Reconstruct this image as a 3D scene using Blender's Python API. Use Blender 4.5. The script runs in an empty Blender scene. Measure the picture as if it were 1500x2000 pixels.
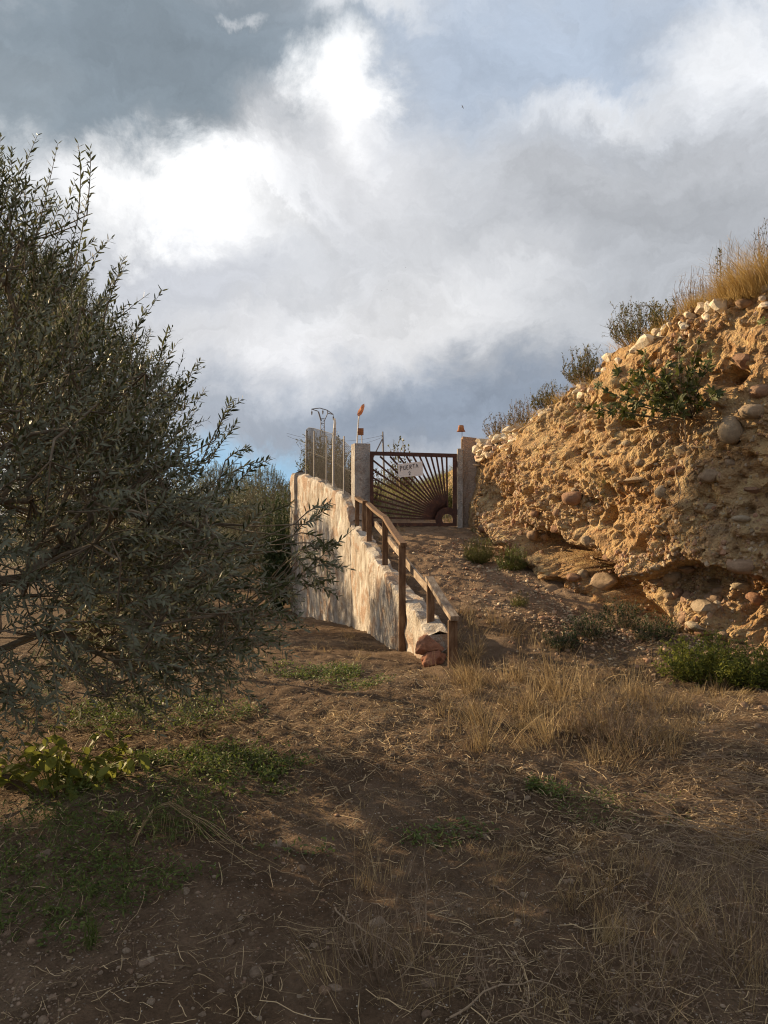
import bpy, math, random
import numpy as np
from mathutils import Vector, Matrix, kdtree

random.seed(7)
rng = np.random.default_rng(7)
scene = bpy.context.scene
C = scene.collection

# ------------------------------------------------------------------ camera
FPX, CX, CY, CAMZ = 1560.0, 750.0, 1000.0, 1.6
cam_d = bpy.data.cameras.new('camera')
cam_d.sensor_fit = 'HORIZONTAL'
cam_d.sensor_width = 36.0
cam_d.lens = 36.0 * FPX / 1500.0
cam_d.clip_start, cam_d.clip_end = 0.05, 4000.0
cam = bpy.data.objects.new('camera', cam_d)
cam.location = (0, 0, CAMZ)
cam.rotation_euler = (math.radians(90), 0, 0)
C.objects.link(cam)
scene.camera = cam

# ------------------------------------------------------------------ sun + sky
SUN_AZ, SUN_EL = math.radians(33), math.radians(17)       # azimuth: degrees ahead of straight left
SUNV = Vector((-math.cos(SUN_EL) * math.cos(SUN_AZ), math.cos(SUN_EL) * math.sin(SUN_AZ), math.sin(SUN_EL)))
sun_d = bpy.data.lights.new('sun', 'SUN')
sun_d.energy = 5.0
sun_d.angle = math.radians(0.6)
sun_d.color = (1.0, 0.75, 0.45)
sun = bpy.data.objects.new('sun', sun_d)
sun.rotation_euler = (-SUNV).to_track_quat('-Z', 'Y').to_euler()
sun.location = (-20, 8, 12)
C.objects.link(sun)

world = bpy.data.worlds.new('World')
scene.world = world
world.use_nodes = True
wt = world.node_tree
wt.nodes.clear()
def wn(t, **k):
    n = wt.nodes.new(t)
    for a, b in k.items():
        setattr(n, a, b)
    return n
def wl(a, b): wt.links.new(a, b)
w_out = wn('ShaderNodeOutputWorld')
w_bg = wn('ShaderNodeBackground')
w_bg.inputs['Strength'].default_value = 0.60
wl(w_bg.outputs[0], w_out.inputs[0])
w_tc = wn('ShaderNodeTexCoord')
w_sky = wn('ShaderNodeTexSky', sky_type='NISHITA', sun_disc=False)
w_sky.sun_elevation = SUN_EL
w_sky.sun_rotation = math.atan2(SUNV.x, SUNV.y)
w_sky.air_density, w_sky.dust_density = 1.0, 1.0
w_skys = wn('ShaderNodeMixRGB', blend_type='MULTIPLY')
w_skys.inputs[0].default_value = 1
w_skys.inputs[2].default_value = (0.10, 0.10, 0.10, 1)
wl(w_sky.outputs[0], w_skys.inputs[1])
# warped directions give the clouds their ragged edges
def wvec(op, a, b):
    n = wn('ShaderNodeVectorMath', operation=op)
    for i, v in enumerate((a, b)):
        if v is None: continue
        if isinstance(v, tuple): n.inputs[i].default_value = v
        else: wl(v, n.inputs[i])
    return n.outputs[0]
def wnoise(scale, detail=5, rough=0.55, src=None, dist=0.0):
    n = wn('ShaderNodeTexNoise')
    n.inputs['Scale'].default_value = scale
    n.inputs['Detail'].default_value = detail
    n.inputs['Roughness'].default_value = rough
    n.inputs['Distortion'].default_value = dist
    wl(src if src is not None else w_tc.outputs['Generated'], n.inputs['Vector'])
    return n
gdir = w_tc.outputs['Generated']
n1 = wnoise(3.2, 4, 0.55)
n2 = wnoise(9.0, 9, 0.66, None, 0.3)
n2b = wnoise(34.0, 6, 0.65)
o1 = wvec('MULTIPLY', wvec('SUBTRACT', n1.outputs['Color'], (0.5, 0.5, 0.5)), (0.20, 0.20, 0.20))
o2 = wvec('MULTIPLY', wvec('SUBTRACT', n2.outputs['Color'], (0.5, 0.5, 0.5)), (0.13, 0.13, 0.13))
o3 = wvec('MULTIPLY', wvec('SUBTRACT', n2b.outputs['Color'], (0.5, 0.5, 0.5)), (0.025, 0.025, 0.025))
warp = wvec('ADD', wvec('ADD', wvec('ADD', gdir, o1), o2), o3)
# general cloud cover
stretch = wvec('MULTIPLY', warp, (1.0, 1.0, 2.0))
n3 = wnoise(2.4, 8, 0.58, stretch, 0.2)
ramp = wn('ShaderNodeValToRGB')
e = ramp.color_ramp.elements
e[0].position, e[0].color = 0.36, (0.26, 0.30, 0.36, 1)
e[1].position, e[1].color = 0.66, (0.60, 0.61, 0.64, 1)
wl(n3.outputs['Fac'], ramp.inputs[0])
n4 = wnoise(1.7, 6, 0.5, stretch)
cov = wn('ShaderNodeMapRange', interpolation_type='SMOOTHSTEP')
cov.inputs['From Min'].default_value, cov.inputs['From Max'].default_value = 0.36, 0.46
wl(n4.outputs['Fac'], cov.inputs['Value'])
base = wn('ShaderNodeMixRGB')
wl(cov.outputs[0], base.inputs[0]); wl(w_skys.outputs[0], base.inputs[1]); wl(ramp.outputs[0], base.inputs[2])
cur = base.outputs[0]
def cloud(px, py, rx, ry, col, amt, soft=0.75):
    """one cloud (or gap) of the sky: a direction, an angular half width and height, a colour"""
    global cur
    d = Vector(((px - CX) / FPX, 1.0, (CY - py) / FPX)); L = d.length; d.normalize()
    dv = wvec('SUBTRACT', warp, tuple(d))
    dv = wvec('MULTIPLY', dv, (FPX * L / rx, FPX * L / rx, FPX * L / ry))
    ln = wn('ShaderNodeVectorMath', operation='LENGTH'); wl(dv, ln.inputs[0])
    mr = wn('ShaderNodeMapRange', interpolation_type='SMOOTHSTEP')
    mr.inputs['From Min'].default_value, mr.inputs['From Max'].default_value = 1.0 + soft, 1.0 - soft
    mr.inputs['To Min'].default_value, mr.inputs['To Max'].default_value = 0.0, amt
    wl(ln.outputs['Value'], mr.inputs['Value'])
    mx = wn('ShaderNodeMixRGB'); mx.inputs[2].default_value = (*col, 1)
    wl(mr.outputs[0], mx.inputs[0]); wl(cur, mx.inputs[1])
    cur = mx.outputs[0]
cloud(750, 420, 900, 520, (0.60, 0.615, 0.645), 0.88, 0.9)
cloud(1060, 80, 420, 150, (0.40, 0.48, 0.60), 0.85)
cloud(1425, 105, 130, 85, (0.88, 0.89, 0.91), 0.8, .8)
cloud(1180, 215, 130, 40, (0.85, 0.86, 0.88), 0.7, .8)
cloud(1260, 450, 400, 150, (0.42, 0.44, 0.475), 0.88)
cloud(760, 590, 260, 120, (0.78, 0.78, 0.79), 0.85)
cloud(560, 690, 240, 70, (0.78, 0.78, 0.80), 0.7)
cloud(860, 800, 470, 85, (0.26, 0.31, 0.39), 0.92)
cloud(600, 500, 330, 80, (0.56, 0.58, 0.62), 0.6)
cloud(330, 540, 150, 60, (0.55, 0.57, 0.62), 0.7)
cloud(350, 380, 195, 82, (1.15, 1.15, 1.15), 1.0, 0.8)
cloud(20, 190, 110, 110, (1.1, 1.1, 1.1), 0.9)
cloud(250, 135, 430, 150, (0.20, 0.25, 0.295), 0.92, 0.42)
cloud(560, 60, 180, 110, (0.24, 0.29, 0.34), 0.8, 0.5)
cloud(695, 205, 70, 105, (1.25, 1.25, 1.25), 1.0, 0.75)
cloud(690, 330, 160, 90, (0.75, 0.75, 0.77), 0.5, 0.9)
cloud(488, 50, 24, 14, (0.75, 0.77, 0.8), 0.6, .98)
cloud(740, 5, 90, 30, (0.75, 0.77, 0.8), 0.8)
cloud(500, 905, 170, 60, (0.36, 0.60, 0.82), 0.9, 0.6)
# billows and wisps inside the clouds
wsrc = wvec('MULTIPLY', warp, (1.0, 1.0, 2.2))
n5 = wnoise(5.5, 11, 0.64, wsrc, 0.5)
bil = wn('ShaderNodeMapRange'); bil.inputs['From Min'].default_value, bil.inputs['From Max'].default_value = 0.3, 0.7
bil.inputs['To Min'].default_value, bil.inputs['To Max'].default_value = 0.84, 1.18
wl(n5.outputs['Fac'], bil.inputs['Value'])
bm_ = wn('ShaderNodeVectorMath', operation='SCALE'); wl(cur, bm_.inputs[0]); wl(bil.outputs[0], bm_.inputs['Scale'])
wl(bm_.outputs[0], w_bg.inputs['Color'])

scene.view_settings.view_transform = 'Standard'
scene.view_settings.look = 'None'
scene.view_settings.exposure = 0.85
scene.view_settings.gamma = 1.0
scene.view_settings.use_curve_mapping = False
scene.cycles.use_denoising = True
scene.cycles.filter_width = 1.1
scene.cycles.max_bounces = 6
scene.cycles.diffuse_bounces = 3
scene.cycles.glossy_bounces = 2
scene.cycles.transmission_bounces = 3
scene.cycles.transparent_max_bounces = 4

# ================================================================== helpers
def P(px, py, D):
    return Vector(((px - CX) / FPX * D, D, CAMZ + (CY - py) / FPX * D))

def _hash(ix, iy, iz, seed):
    h = (ix.astype(np.int64) * 374761393 + iy.astype(np.int64) * 668265263 + iz.astype(np.int64) * 2147483647 + seed * 974634777) & 0xFFFFFFFF
    h = ((h ^ (h >> 13)) * 1274126177) & 0xFFFFFFFF
    h = ((h ^ (h >> 16)) * 2246822519) & 0xFFFFFFFF
    return ((h ^ (h >> 15)) & 0xFFFFFF) / float(0xFFFFFF)
def vnoise(x, y, z=None, seed=0):
    x = np.asarray(x, float); y = np.asarray(y, float)
    z = np.zeros_like(x) if z is None else np.asarray(z, float)
    ix, iy, iz = np.floor(x), np.floor(y), np.floor(z)
    fx, fy, fz = x - ix, y - iy, z - iz
    fx, fy, fz = [f * f * (3 - 2 * f) for f in (fx, fy, fz)]
    r = 0
    for dx in (0, 1):
        for dy in (0, 1):
            for dz in (0, 1):
                r = r + _hash(ix + dx, iy + dy, iz + dz, seed) * (fx if dx else 1 - fx) * (fy if dy else 1 - fy) * (fz if dz else 1 - fz)
    return r * 2 - 1
def fbm(x, y, z=None, oct=4, seed=0, gain=0.5):
    a, f, s = 1.0, 1.0, 0
    for o in range(oct):
        s = s + a * vnoise(x * f, y * f, None if z is None else z * f, seed + o * 17)
        a *= gain; f *= 2.03
    return s
def sstep(a, b, x):
    t = np.clip((x - a) / (b - a), 0, 1)
    return t * t * (3 - 2 * t)

def norm(v):
    return v / np.maximum(np.linalg.norm(v, axis=-1, keepdims=True), 1e-9)

class MB:
    """collects geometry; build() links it as one mesh object"""
    def __init__(s): s.v, s.t, s.q, s.a, s.n = [], [], [], [], 0
    def add(s, v, quads=None, tris=None, tint=0.5):
        v = np.asarray(v, float).reshape(-1, 3)
        if quads is not None and len(quads): s.q.append(np.asarray(quads, np.int64).reshape(-1, 4) + s.n)
        if tris is not None and len(tris): s.t.append(np.asarray(tris, np.int64).reshape(-1, 3) + s.n)
        s.a.append(np.broadcast_to(np.asarray(tint, float), (len(v),)).copy())
        s.v.append(v); s.n += len(v)
        return s
    def mesh(s, name, mat=None, smooth=False):
        me = bpy.data.meshes.new(name)
        v = np.concatenate(s.v) if s.v else np.zeros((0, 3))
        t = np.concatenate(s.t) if s.t else np.zeros((0, 3), np.int64)
        q = np.concatenate(s.q) if s.q else np.zeros((0, 4), np.int64)
        me.vertices.add(len(v)); me.vertices.foreach_set('co', v.astype(np.float32).ravel())
        nl = len(t) * 3 + len(q) * 4
        me.loops.add(nl)
        me.loops.foreach_set('vertex_index', np.concatenate([t.ravel(), q.ravel()]).astype(np.int32))
        me.polygons.add(len(t) + len(q))
        st = np.concatenate([np.arange(len(t)) * 3, len(t) * 3 + np.arange(len(q)) * 4]).astype(np.int32)
        me.polygons.foreach_set('loop_start', st)
        me.polygons.foreach_set('use_smooth', np.full(len(t) + len(q), smooth))
        at = me.attributes.new('tint', 'FLOAT', 'POINT')
        at.data.foreach_set('value', np.concatenate(s.a).astype(np.float32))
        me.update(calc_edges=True)
        me.validate()
        if mat: me.materials.append(mat)
        return me
    def build(s, name, mat, parent=None, smooth=False):
        return link(name, s.mesh(name, mat, smooth), parent)
    # ---- shapes
    def box(s, c, size, rot=None, tint=0.5, bev=0.0):
        hx, hy, hz = [k / 2 for k in size]
        if bev > 0:
            b = bev; pts = []
            for sx in (-1, 1):
                for sy in (-1, 1):
                    for sz in (-1, 1):
                        pts += [(sx * hx, sy * (hy - b), sz * (hz - b)), (sx * (hx - b), sy * hy, sz * (hz - b)), (sx * (hx - b), sy * (hy - b), sz * hz)]
            return s.hull(pts, c, rot, tint)
        v = np.array([(x, y, z) for x in (-hx, hx) for y in (-hy, hy) for z in (-hz, hz)])
        if rot is not None: v = v @ np.array(rot).T
        v = v + np.array(c)
        return s.add(v, [(0, 1, 3, 2), (4, 6, 7, 5), (0, 4, 5, 1), (2, 3, 7, 6), (0, 2, 6, 4), (1, 5, 7, 3)], tint=tint)
    def hull(s, pts, c, rot=None, tint=0.5):
        import bmesh
        bm = bmesh.new()
        for p in pts: bm.verts.new(p)
        bmesh.ops.convex_hull(bm, input=bm.verts)
        bmesh.ops.triangulate(bm, faces=bm.faces)
        bm.verts.index_update()
        v = np.array([tuple(x.co) for x in bm.verts]); f = [[x.index for x in fc.verts] for fc in bm.faces]
        bm.free()
        if rot is not None: v = v @ np.array(rot).T
        return s.add(v + np.array(c), tris=f, tint=tint)
    def beam(s, a, b, w, h, tint=0.5, up=(0, 0, 1), bev=0.0):
        a, b = np.array(a, float), np.array(b, float)
        d = b - a; L = np.linalg.norm(d); d = d / L
        u = np.array(up, float)
        if abs(d @ u) > 0.98: u = np.array((0, 1.0, 0))
        sd = np.cross(d, u); sd /= np.linalg.norm(sd)
        u = np.cross(sd, d)
        R = np.stack([sd, d, u], 1)
        return s.box((a + b) / 2, (w, L, h), R, tint, bev)
    def tubes(s, pts, rad, sides=5, tint=0.5, cap=False):
        """pts (N,k,3), rad (N,k)"""
        pts = np.asarray(pts, float); rad = np.asarray(rad, float)
        if pts.ndim == 2: pts, rad = pts[None], rad[None]
        N, k, _ = pts.shape
        d = np.empty_like(pts); d[:, 1:-1] = pts[:, 2:] - pts[:, :-2]; d[:, 0] = pts[:, 1] - pts[:, 0]; d[:, -1] = pts[:, -1] - pts[:, -2]
        d = norm(d)
        ref = np.where(np.abs(d[:, :1, 2:3]) > 0.9, np.array([1.0, 0, 0]), np.array([0, 0, 1.0]))
        sd = norm(np.cross(d, np.broadcast_to(ref, d.shape))); up = np.cross(sd, d)
        an = np.arange(sides) / sides * 2 * np.pi
        v = pts[:, :, None] + rad[:, :, None, None] * (np.cos(an)[:, None] * sd[:, :, None] + np.sin(an)[:, None] * up[:, :, None])
        i = np.arange(N)[:, None, None] * k * sides; j = np.arange(k - 1)[None, :, None] * sides; c = np.arange(sides)[None, None]
        c2 = (c + 1) % sides
        q = np.stack([i + j + c, i + j + c2, i + j + sides + c2, i + j + sides + c], -1)
        tn = np.broadcast_to(np.asarray(tint, float).reshape(-1, 1), (N, k * sides)).ravel() if np.ndim(tint) else tint
        s.add(v.reshape(-1, 3), q.reshape(-1, 4), tint=tn)
        if cap and N == 1:
            s.add(v[0, -1], tris=[(0, a, a + 1) for a in range(1, sides - 1)], tint=tint if not np.ndim(tint) else 0.5)
            s.add(v[0, 0], tris=[(0, a + 1, a) for a in range(1, sides - 1)], tint=tint if not np.ndim(tint) else 0.5)
        return s
    def ribbons(s, pts, wid, side, tint=0.5):
        """flat blades: pts (N,k,3), wid (N,k), side (N,3)"""
        N, k, _ = pts.shape
        sd = norm(side)[:, None] * wid[..., None] / 2
        v = np.stack([pts - sd, pts + sd], 2)
        i = np.arange(N)[:, None] * k * 2; j = np.arange(k - 1)[None] * 2
        q = np.stack([i + j, i + j + 1, i + j + 3, i + j + 2], -1)
        tn = np.repeat(np.broadcast_to(np.asarray(tint, float), (N,)), k * 2)
        return s.add(v.reshape(-1, 3), q.reshape(-1, 4), tint=tn)
    def leaves(s, pos, dr, up, ln, wd, bend=0.15, tint=0.5):
        """lance-shaped leaves, 4 triangles each"""
        N = len(pos)
        dr = norm(dr); sd = norm(np.cross(dr, up)); nu = np.cross(sd, dr)
        ln = np.broadcast_to(ln, (N,))[:, None]; wd = np.broadcast_to(wd, (N,))[:, None]
        bend = np.broadcast_to(bend, (N,))[:, None]
        def pt(t, w): return pos + dr * ln * t + sd * wd * w - nu * bend * ln * t * t
        v = np.stack([pt(0, 0), pt(.33, -.48), pt(.33, .48), pt(.7, -.36), pt(.7, .36), pt(1, 0)], 1)
        b = np.arange(N)[:, None] * 6
        q = b + np.array([[1, 3, 4, 2]])
        t = np.concatenate([b + np.array([[0, 1, 2]]), b + np.array([[3, 5, 4]])])
        return s.add(v.reshape(-1, 3), q, t, tint=np.repeat(np.broadcast_to(np.asarray(tint, float), (N,)), 6))

def link(name, data, parent=None):
    o = bpy.data.objects.new(name, data)
    C.objects.link(o)
    if parent is not None: o.parent = parent
    return o
def tag(o, label=None, cat=None, group=None, kind=None):
    if label: o['label'] = label
    if cat: o['category'] = cat
    if group: o['group'] = group
    if kind: o['kind'] = kind
    return o
def thing(name, label, cat, loc=(0, 0, 0), group=None, rz=0.0):
    o = link(name, None); o.location = loc; o.rotation_euler[2] = rz
    return tag(o, label, cat, group)

# ------------------------------------------------------------------ materials
def nodes(name):
    m = bpy.data.materials.new(name); m.use_nodes = True
    t = m.node_tree; b = t.nodes['Principled BSDF']
    return m, t, b
def nn(t, ty, ins=None, **k):
    n = t.nodes.new(ty)
    for a, b in k.items(): setattr(n, a, b)
    for a, b in (ins or {}).items():
        if hasattr(b, 'node'): t.links.new(b, n.inputs[a])
        else: n.inputs[a].default_value = b
    return n
def coords(t, scale=(1, 1, 1), src='Object'):
    tc = nn(t, 'ShaderNodeTexCoord')
    mp = nn(t, 'ShaderNodeMapping', {'Vector': tc.outputs[src], 'Scale': scale})
    return mp.outputs[0]
def geo_pos(t, scale=(1, 1, 1)):
    g = nn(t, 'ShaderNodeNewGeometry')
    return nn(t, 'ShaderNodeMapping', {'Vector': g.outputs['Position'], 'Scale': scale}).outputs[0]
def ramp_(t, fac, stops):
    r = nn(t, 'ShaderNodeValToRGB', {'Fac': fac})
    e = r.color_ramp.elements
    while len(e) < len(stops): e.new(0.5)
    for el, (p, c) in zip(e, stops): el.position = p; el.color = (*c, 1)
    return r.outputs[0]
def noise_(t, vec, scale, detail=4, rough=0.55, dist=0.0):
    return nn(t, 'ShaderNodeTexNoise', {'Vector': vec, 'Scale': scale, 'Detail': detail, 'Roughness': rough, 'Distortion': dist}).outputs['Fac']
def mix_(t, f, a, b, mode='MIX'):
    def cv(x): return (*x, 1) if isinstance(x, tuple) and len(x) == 3 else x
    return nn(t, 'ShaderNodeMixRGB', {0: f, 1: cv(a), 2: cv(b)}, blend_type=mode).outputs[0]
def bump_(t, b, h, strength=0.5, dist=0.02):
    n = nn(t, 'ShaderNodeBump', {'Height': h, 'Strength': strength, 'Distance': dist})
    t.links.new(n.outputs[0], b.inputs['Normal'])

def m_foliage(name, c0, c1, under=None, trans=0.35, rough=0.55, spec=0.3):
    """tint 0..1 picks the leaf's own colour between c0 and c1"""
    m, t, b = nodes(name)
    at = nn(t, 'ShaderNodeAttribute', attribute_name='tint')
    col = ramp_(t, at.outputs['Fac'], [(0, c0), (1, c1)])
    if under:
        g = nn(t, 'ShaderNodeNewGeometry')
        col = mix_(t, g.outputs['Backfacing'], col, under)
    t.links.new(col, b.inputs['Base Color'])
    b.inputs['Roughness'].default_value = rough
    b.inputs['Specular IOR Level'].default_value = spec
    if trans > 0:
        tr = nn(t, 'ShaderNodeBsdfTranslucent', {'Color': col})
        mx = nn(t, 'ShaderNodeMixShader', {0: trans, 1: b.outputs[0], 2: tr.outputs[0]})
        t.links.new(mx.outputs[0], t.nodes['Material Output'].inputs[0])
    return m
def m_rough(name, stops, scale=6, rough=0.9, bump=0.4, bdist=0.02, detail=6, vec=(1, 1, 1), fine=60, spec=0.2, src='Object', tintmix=None):
    m, t, b = nodes(name)
    v = coords(t, vec, src) if src != 'World' else geo_pos(t, vec)
    n = noise_(t, v, scale, detail, 0.6)
    col = ramp_(t, n, stops)
    f = noise_(t, v, fine, 3, 0.6)
    col = mix_(t, 0.35, col, ramp_(t, f, [(0.3, (0.25, 0.25, 0.25)), (0.7, (0.75, 0.75, 0.75))]), 'OVERLAY')
    if tintmix:
        at = nn(t, 'ShaderNodeAttribute', attribute_name='tint')
        col = mix_(t, 0.75, col, ramp_(t, at.outputs['Fac'], tintmix), 'MULTIPLY')
    t.links.new(col, b.inputs['Base Color'])
    b.inputs['Roughness'].default_value = rough
    b.inputs['Specular IOR Level'].default_value = spec
    h = nn(t, 'ShaderNodeMath', {0: n, 1: f}, operation='ADD').outputs[0]
    bump_(t, b, h, bump, bdist)
    return m

def m_soil():
    m, t, b = nodes('soil')
    v = geo_pos(t)
    n1 = noise_(t, v, 0.9, 6, 0.6); n2 = noise_(t, v, 7, 6, 0.65); n3 = noise_(t, v, 60, 4, 0.65)
    col = ramp_(t, n1, [(0.3, (0.105, 0.068, 0.042)), (0.5, (0.155, 0.106, 0.069)), (0.7, (0.22, 0.157, 0.105))])
    at = nn(t, 'ShaderNodeAttribute', attribute_name='tint')
    col = mix_(t, at.outputs['Fac'], col, ramp_(t, n1, [(0.3, (0.27, 0.18, 0.115)), (0.5, (0.34, 0.24, 0.16)), (0.7, (0.40, 0.3, 0.21))]))  # ramp colours: paler gravel, raised further to stand in for sunlight
    col = mix_(t, 0.55, col, ramp_(t, n2, [(0.3, (0.2, 0.18, 0.16)), (0.7, (0.78, 0.76, 0.74))]), 'OVERLAY')
    vo = nn(t, 'ShaderNodeTexVoronoi', {'Vector': v, 'Scale': 70.0, 'Randomness': 1.0})
    sel = nn(t, 'ShaderNodeMath', {0: vo.outputs['Distance'], 1: 0.26}, operation='LESS_THAN').outputs[0]
    rnd = nn(t, 'ShaderNodeSeparateColor', {0: vo.outputs['Color']})
    few = nn(t, 'ShaderNodeMath', {0: rnd.outputs[0], 1: 0.72}, operation='GREATER_THAN').outputs[0]
    sp = nn(t, 'ShaderNodeMath', {0: sel, 1: few}, operation='MULTIPLY').outputs[0]
    spc = ramp_(t, rnd.outputs[1], [(0, (0.16, 0.12, 0.09)), (0.6, (0.3, 0.24, 0.18)), (1, (0.5, 0.45, 0.38))])
    col = mix_(t, sp, col, spc)
    col = mix_(t, 0.4, col, ramp_(t, n3, [(0.3, (0.25, 0.25, 0.25)), (0.7, (0.75, 0.75, 0.75))]), 'OVERLAY')
    t.links.new(col, b.inputs['Base Color'])
    b.inputs['Roughness'].default_value = 1.0
    b.inputs['Specular IOR Level'].default_value = 0.1
    h = nn(t, 'ShaderNodeMath', {0: n2, 1: 1.5, 2: n3}, operation='MULTIPLY_ADD').outputs[0]
    h = nn(t, 'ShaderNodeMath', {0: sp, 1: 0.5, 2: h}, operation='MULTIPLY_ADD').outputs[0]
    bump_(t, b, h, 0.9, 0.035)
    return m

def m_cliff():
    m, t, b = nodes('conglomerate')
    v = geo_pos(t)
    n1 = noise_(t, v, 0.8, 6, 0.62); n2 = noise_(t, v, 6, 7, 0.66); n3 = noise_(t, v, 38, 5, 0.65)
    col = ramp_(t, n1, [(0.28, (0.44, 0.25, 0.115)), (0.42, (0.54, 0.35, 0.175)), (0.58, (0.56, 0.40, 0.225)), (0.75, (0.44, 0.32, 0.2))])
    col = mix_(t, 0.6, col, ramp_(t, n2, [(0.3, (0.26, 0.25, 0.24)), (0.5, (0.5, 0.5, 0.5)), (0.7, (0.78, 0.76, 0.74))]), 'OVERLAY')
    vo = nn(t, 'ShaderNodeTexVoronoi', {'Vector': v, 'Scale': 26.0})
    rnd = nn(t, 'ShaderNodeSeparateColor', {0: vo.outputs['Color']})
    peb = nn(t, 'ShaderNodeMath', {0: vo.outputs['Distance'], 1: 0.42}, operation='LESS_THAN').outputs[0]
    few = nn(t, 'ShaderNodeMath', {0: rnd.outputs[0], 1: 0.70}, operation='GREATER_THAN').outputs[0]
    sp = nn(t, 'ShaderNodeMath', {0: peb, 1: few}, operation='MULTIPLY').outputs[0]
    pc = ramp_(t, rnd.outputs[1], [(0, (0.3, 0.18, 0.11)), (0.4, (0.42, 0.27, 0.18)), (0.75, (0.5, 0.4, 0.28)), (1, (0.6, 0.52, 0.4))])
    col = mix_(t, nn(t, 'ShaderNodeMath', {0: sp, 1: 0.75}, operation='MULTIPLY').outputs[0], col, pc)
    vo2 = nn(t, 'ShaderNodeTexVoronoi', {'Vector': v, 'Scale': 11.0})
    r2 = nn(t, 'ShaderNodeSeparateColor', {0: vo2.outputs['Color']})
    col = mix_(t, 0.5, col, ramp_(t, r2.outputs[0], [(0, (0.27, 0.24, 0.22)), (0.5, (0.5, 0.5, 0.5)), (1, (0.75, 0.74, 0.70))]), 'OVERLAY')
    # grey lichen-weathered patches
    n4 = noise_(t, v, 2.2, 5, 0.6)
    lich = nn(t, 'ShaderNodeMapRange', {'Value': n4, 'From Min': 0.58, 'From Max': 0.68}).outputs[0]
    lich = nn(t, 'ShaderNodeMath', {0: lich, 1: 0.45}, operation='MULTIPLY').outputs[0]
    col = mix_(t, lich, col, (0.23, 0.19, 0.14))
    t.links.new(col, b.inputs['Base Color'])
    b.inputs['Roughness'].default_value = 1.0
    b.inputs['Specular IOR Level'].default_value = 0.08
    pd = nn(t, 'ShaderNodeMath', {0: 0.45, 1: vo.outputs['Distance']}, operation='SUBTRACT', use_clamp=True).outputs[0]
    h = nn(t, 'ShaderNodeMath', {0: n2, 1: 1.6, 2: n3}, operation='MULTIPLY_ADD').outputs[0]
    h = nn(t, 'ShaderNodeMath', {0: pd, 1: 0.7, 2: h}, operation='MULTIPLY_ADD').outputs[0]
    bump_(t, b, h, 1.0, 0.06)
    return m

def m_plaster(name, clean, stain, bare, amount=0.5):
    m, t, b = nodes(name)
    v = geo_pos(t); vs = geo_pos(t, (4.2, 4.2, 2.0))
    n1 = noise_(t, vs, 1.3, 8, 0.68, 0.6); n2 = noise_(t, v, 2.6, 8, 0.7, 0.4); n3 = noise_(t, v, 45, 4, 0.6)
    col = mix_(t, nn(t, 'ShaderNodeMapRange', {'Value': n1, 'From Min': 0.62 - 0.3 * amount, 'From Max': 0.72 - 0.1 * amount}).outputs[0], clean, stain)
    col = mix_(t, nn(t, 'ShaderNodeMapRange', {'Value': n2, 'From Min': 0.52, 'From Max': 0.57}).outputs[0], col, bare)
    col = mix_(t, 0.4, col, ramp_(t, n3, [(0.3, (0.3, 0.3, 0.3)), (0.7, (0.7, 0.7, 0.7))]), 'OVERLAY')
    t.links.new(col, b.inputs['Base Color'])
    b.inputs['Roughness'].default_value = 0.95
    b.inputs['Specular IOR Level'].default_value = 0.15
    h = nn(t, 'ShaderNodeMath', {0: n2, 1: 2.0, 2: n3}, operation='MULTIPLY_ADD').outputs[0]
    bump_(t, b, h, 0.9, 0.035)
    return m

MAT = {}
MAT['soil'] = m_soil()
MAT['cliff'] = m_cliff()
MAT['plaster'] = m_plaster('peeling_plaster', (0.68, 0.635, 0.57), (0.34, 0.275, 0.215), (0.42, 0.3, 0.22), 0.9)
MAT['pillar'] = m_plaster('grey_plaster', (0.50, 0.47, 0.44), (0.27, 0.25, 0.235), (0.36, 0.32, 0.29), 0.6)
MAT['pinkpillar'] = m_plaster('pinkish_plaster', (0.52, 0.42, 0.35), (0.30, 0.23, 0.19), (0.44, 0.30, 0.22), 0.6)
MAT['brownwall'] = m_plaster('brown_render', (0.30, 0.2, 0.14), (0.2, 0.13, 0.09), (0.26, 0.17, 0.12), 0.5)
STONE_TINT = [(0.0, (0.55, 0.34, 0.24)), (0.3, (0.8, 0.55, 0.36)), (0.6, (0.85, 0.72, 0.55)), (1.0, (1.0, 0.95, 0.85))]
def m_stone(name, a, b_, bdist=0.01):
    m, t, b = nodes(name)
    v = coords(t)
    oi = nn(t, 'ShaderNodeObjectInfo')
    at = nn(t, 'ShaderNodeAttribute', attribute_name='tint')
    n = noise_(t, v, 2.5, 7, 0.65); f = noise_(t, v, 22, 4, 0.65)
    rnd = nn(t, 'ShaderNodeMath', {0: oi.outputs['Random'], 1: at.outputs['Fac']}, operation='ADD').outputs[0]
    rnd = nn(t, 'ShaderNodeMath', {0: rnd}, operation='FRACT').outputs[0]
    col = ramp_(t, rnd, [(0, a[0]), (0.35, a[1]), (0.7, a[2]), (1, a[3])])
    col = mix_(t, 0.6, col, ramp_(t, n, [(0.3, (0.28, 0.27, 0.26)), (0.7, (0.74, 0.73, 0.72))]), 'OVERLAY')
    col = mix_(t, 0.35, col, ramp_(t, f, [(0.3, (0.25, 0.25, 0.25)), (0.7, (0.75, 0.75, 0.75))]), 'OVERLAY')
    t.links.new(col, b.inputs['Base Color'])
    b.inputs['Roughness'].default_value = 0.9
    b.inputs['Specular IOR Level'].default_value = 0.2
    h = nn(t, 'ShaderNodeMath', {0: n, 1: 2.0, 2: f}, operation='MULTIPLY_ADD').outputs[0]
    bump_(t, b, h, b_, bdist)
    return m
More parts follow.
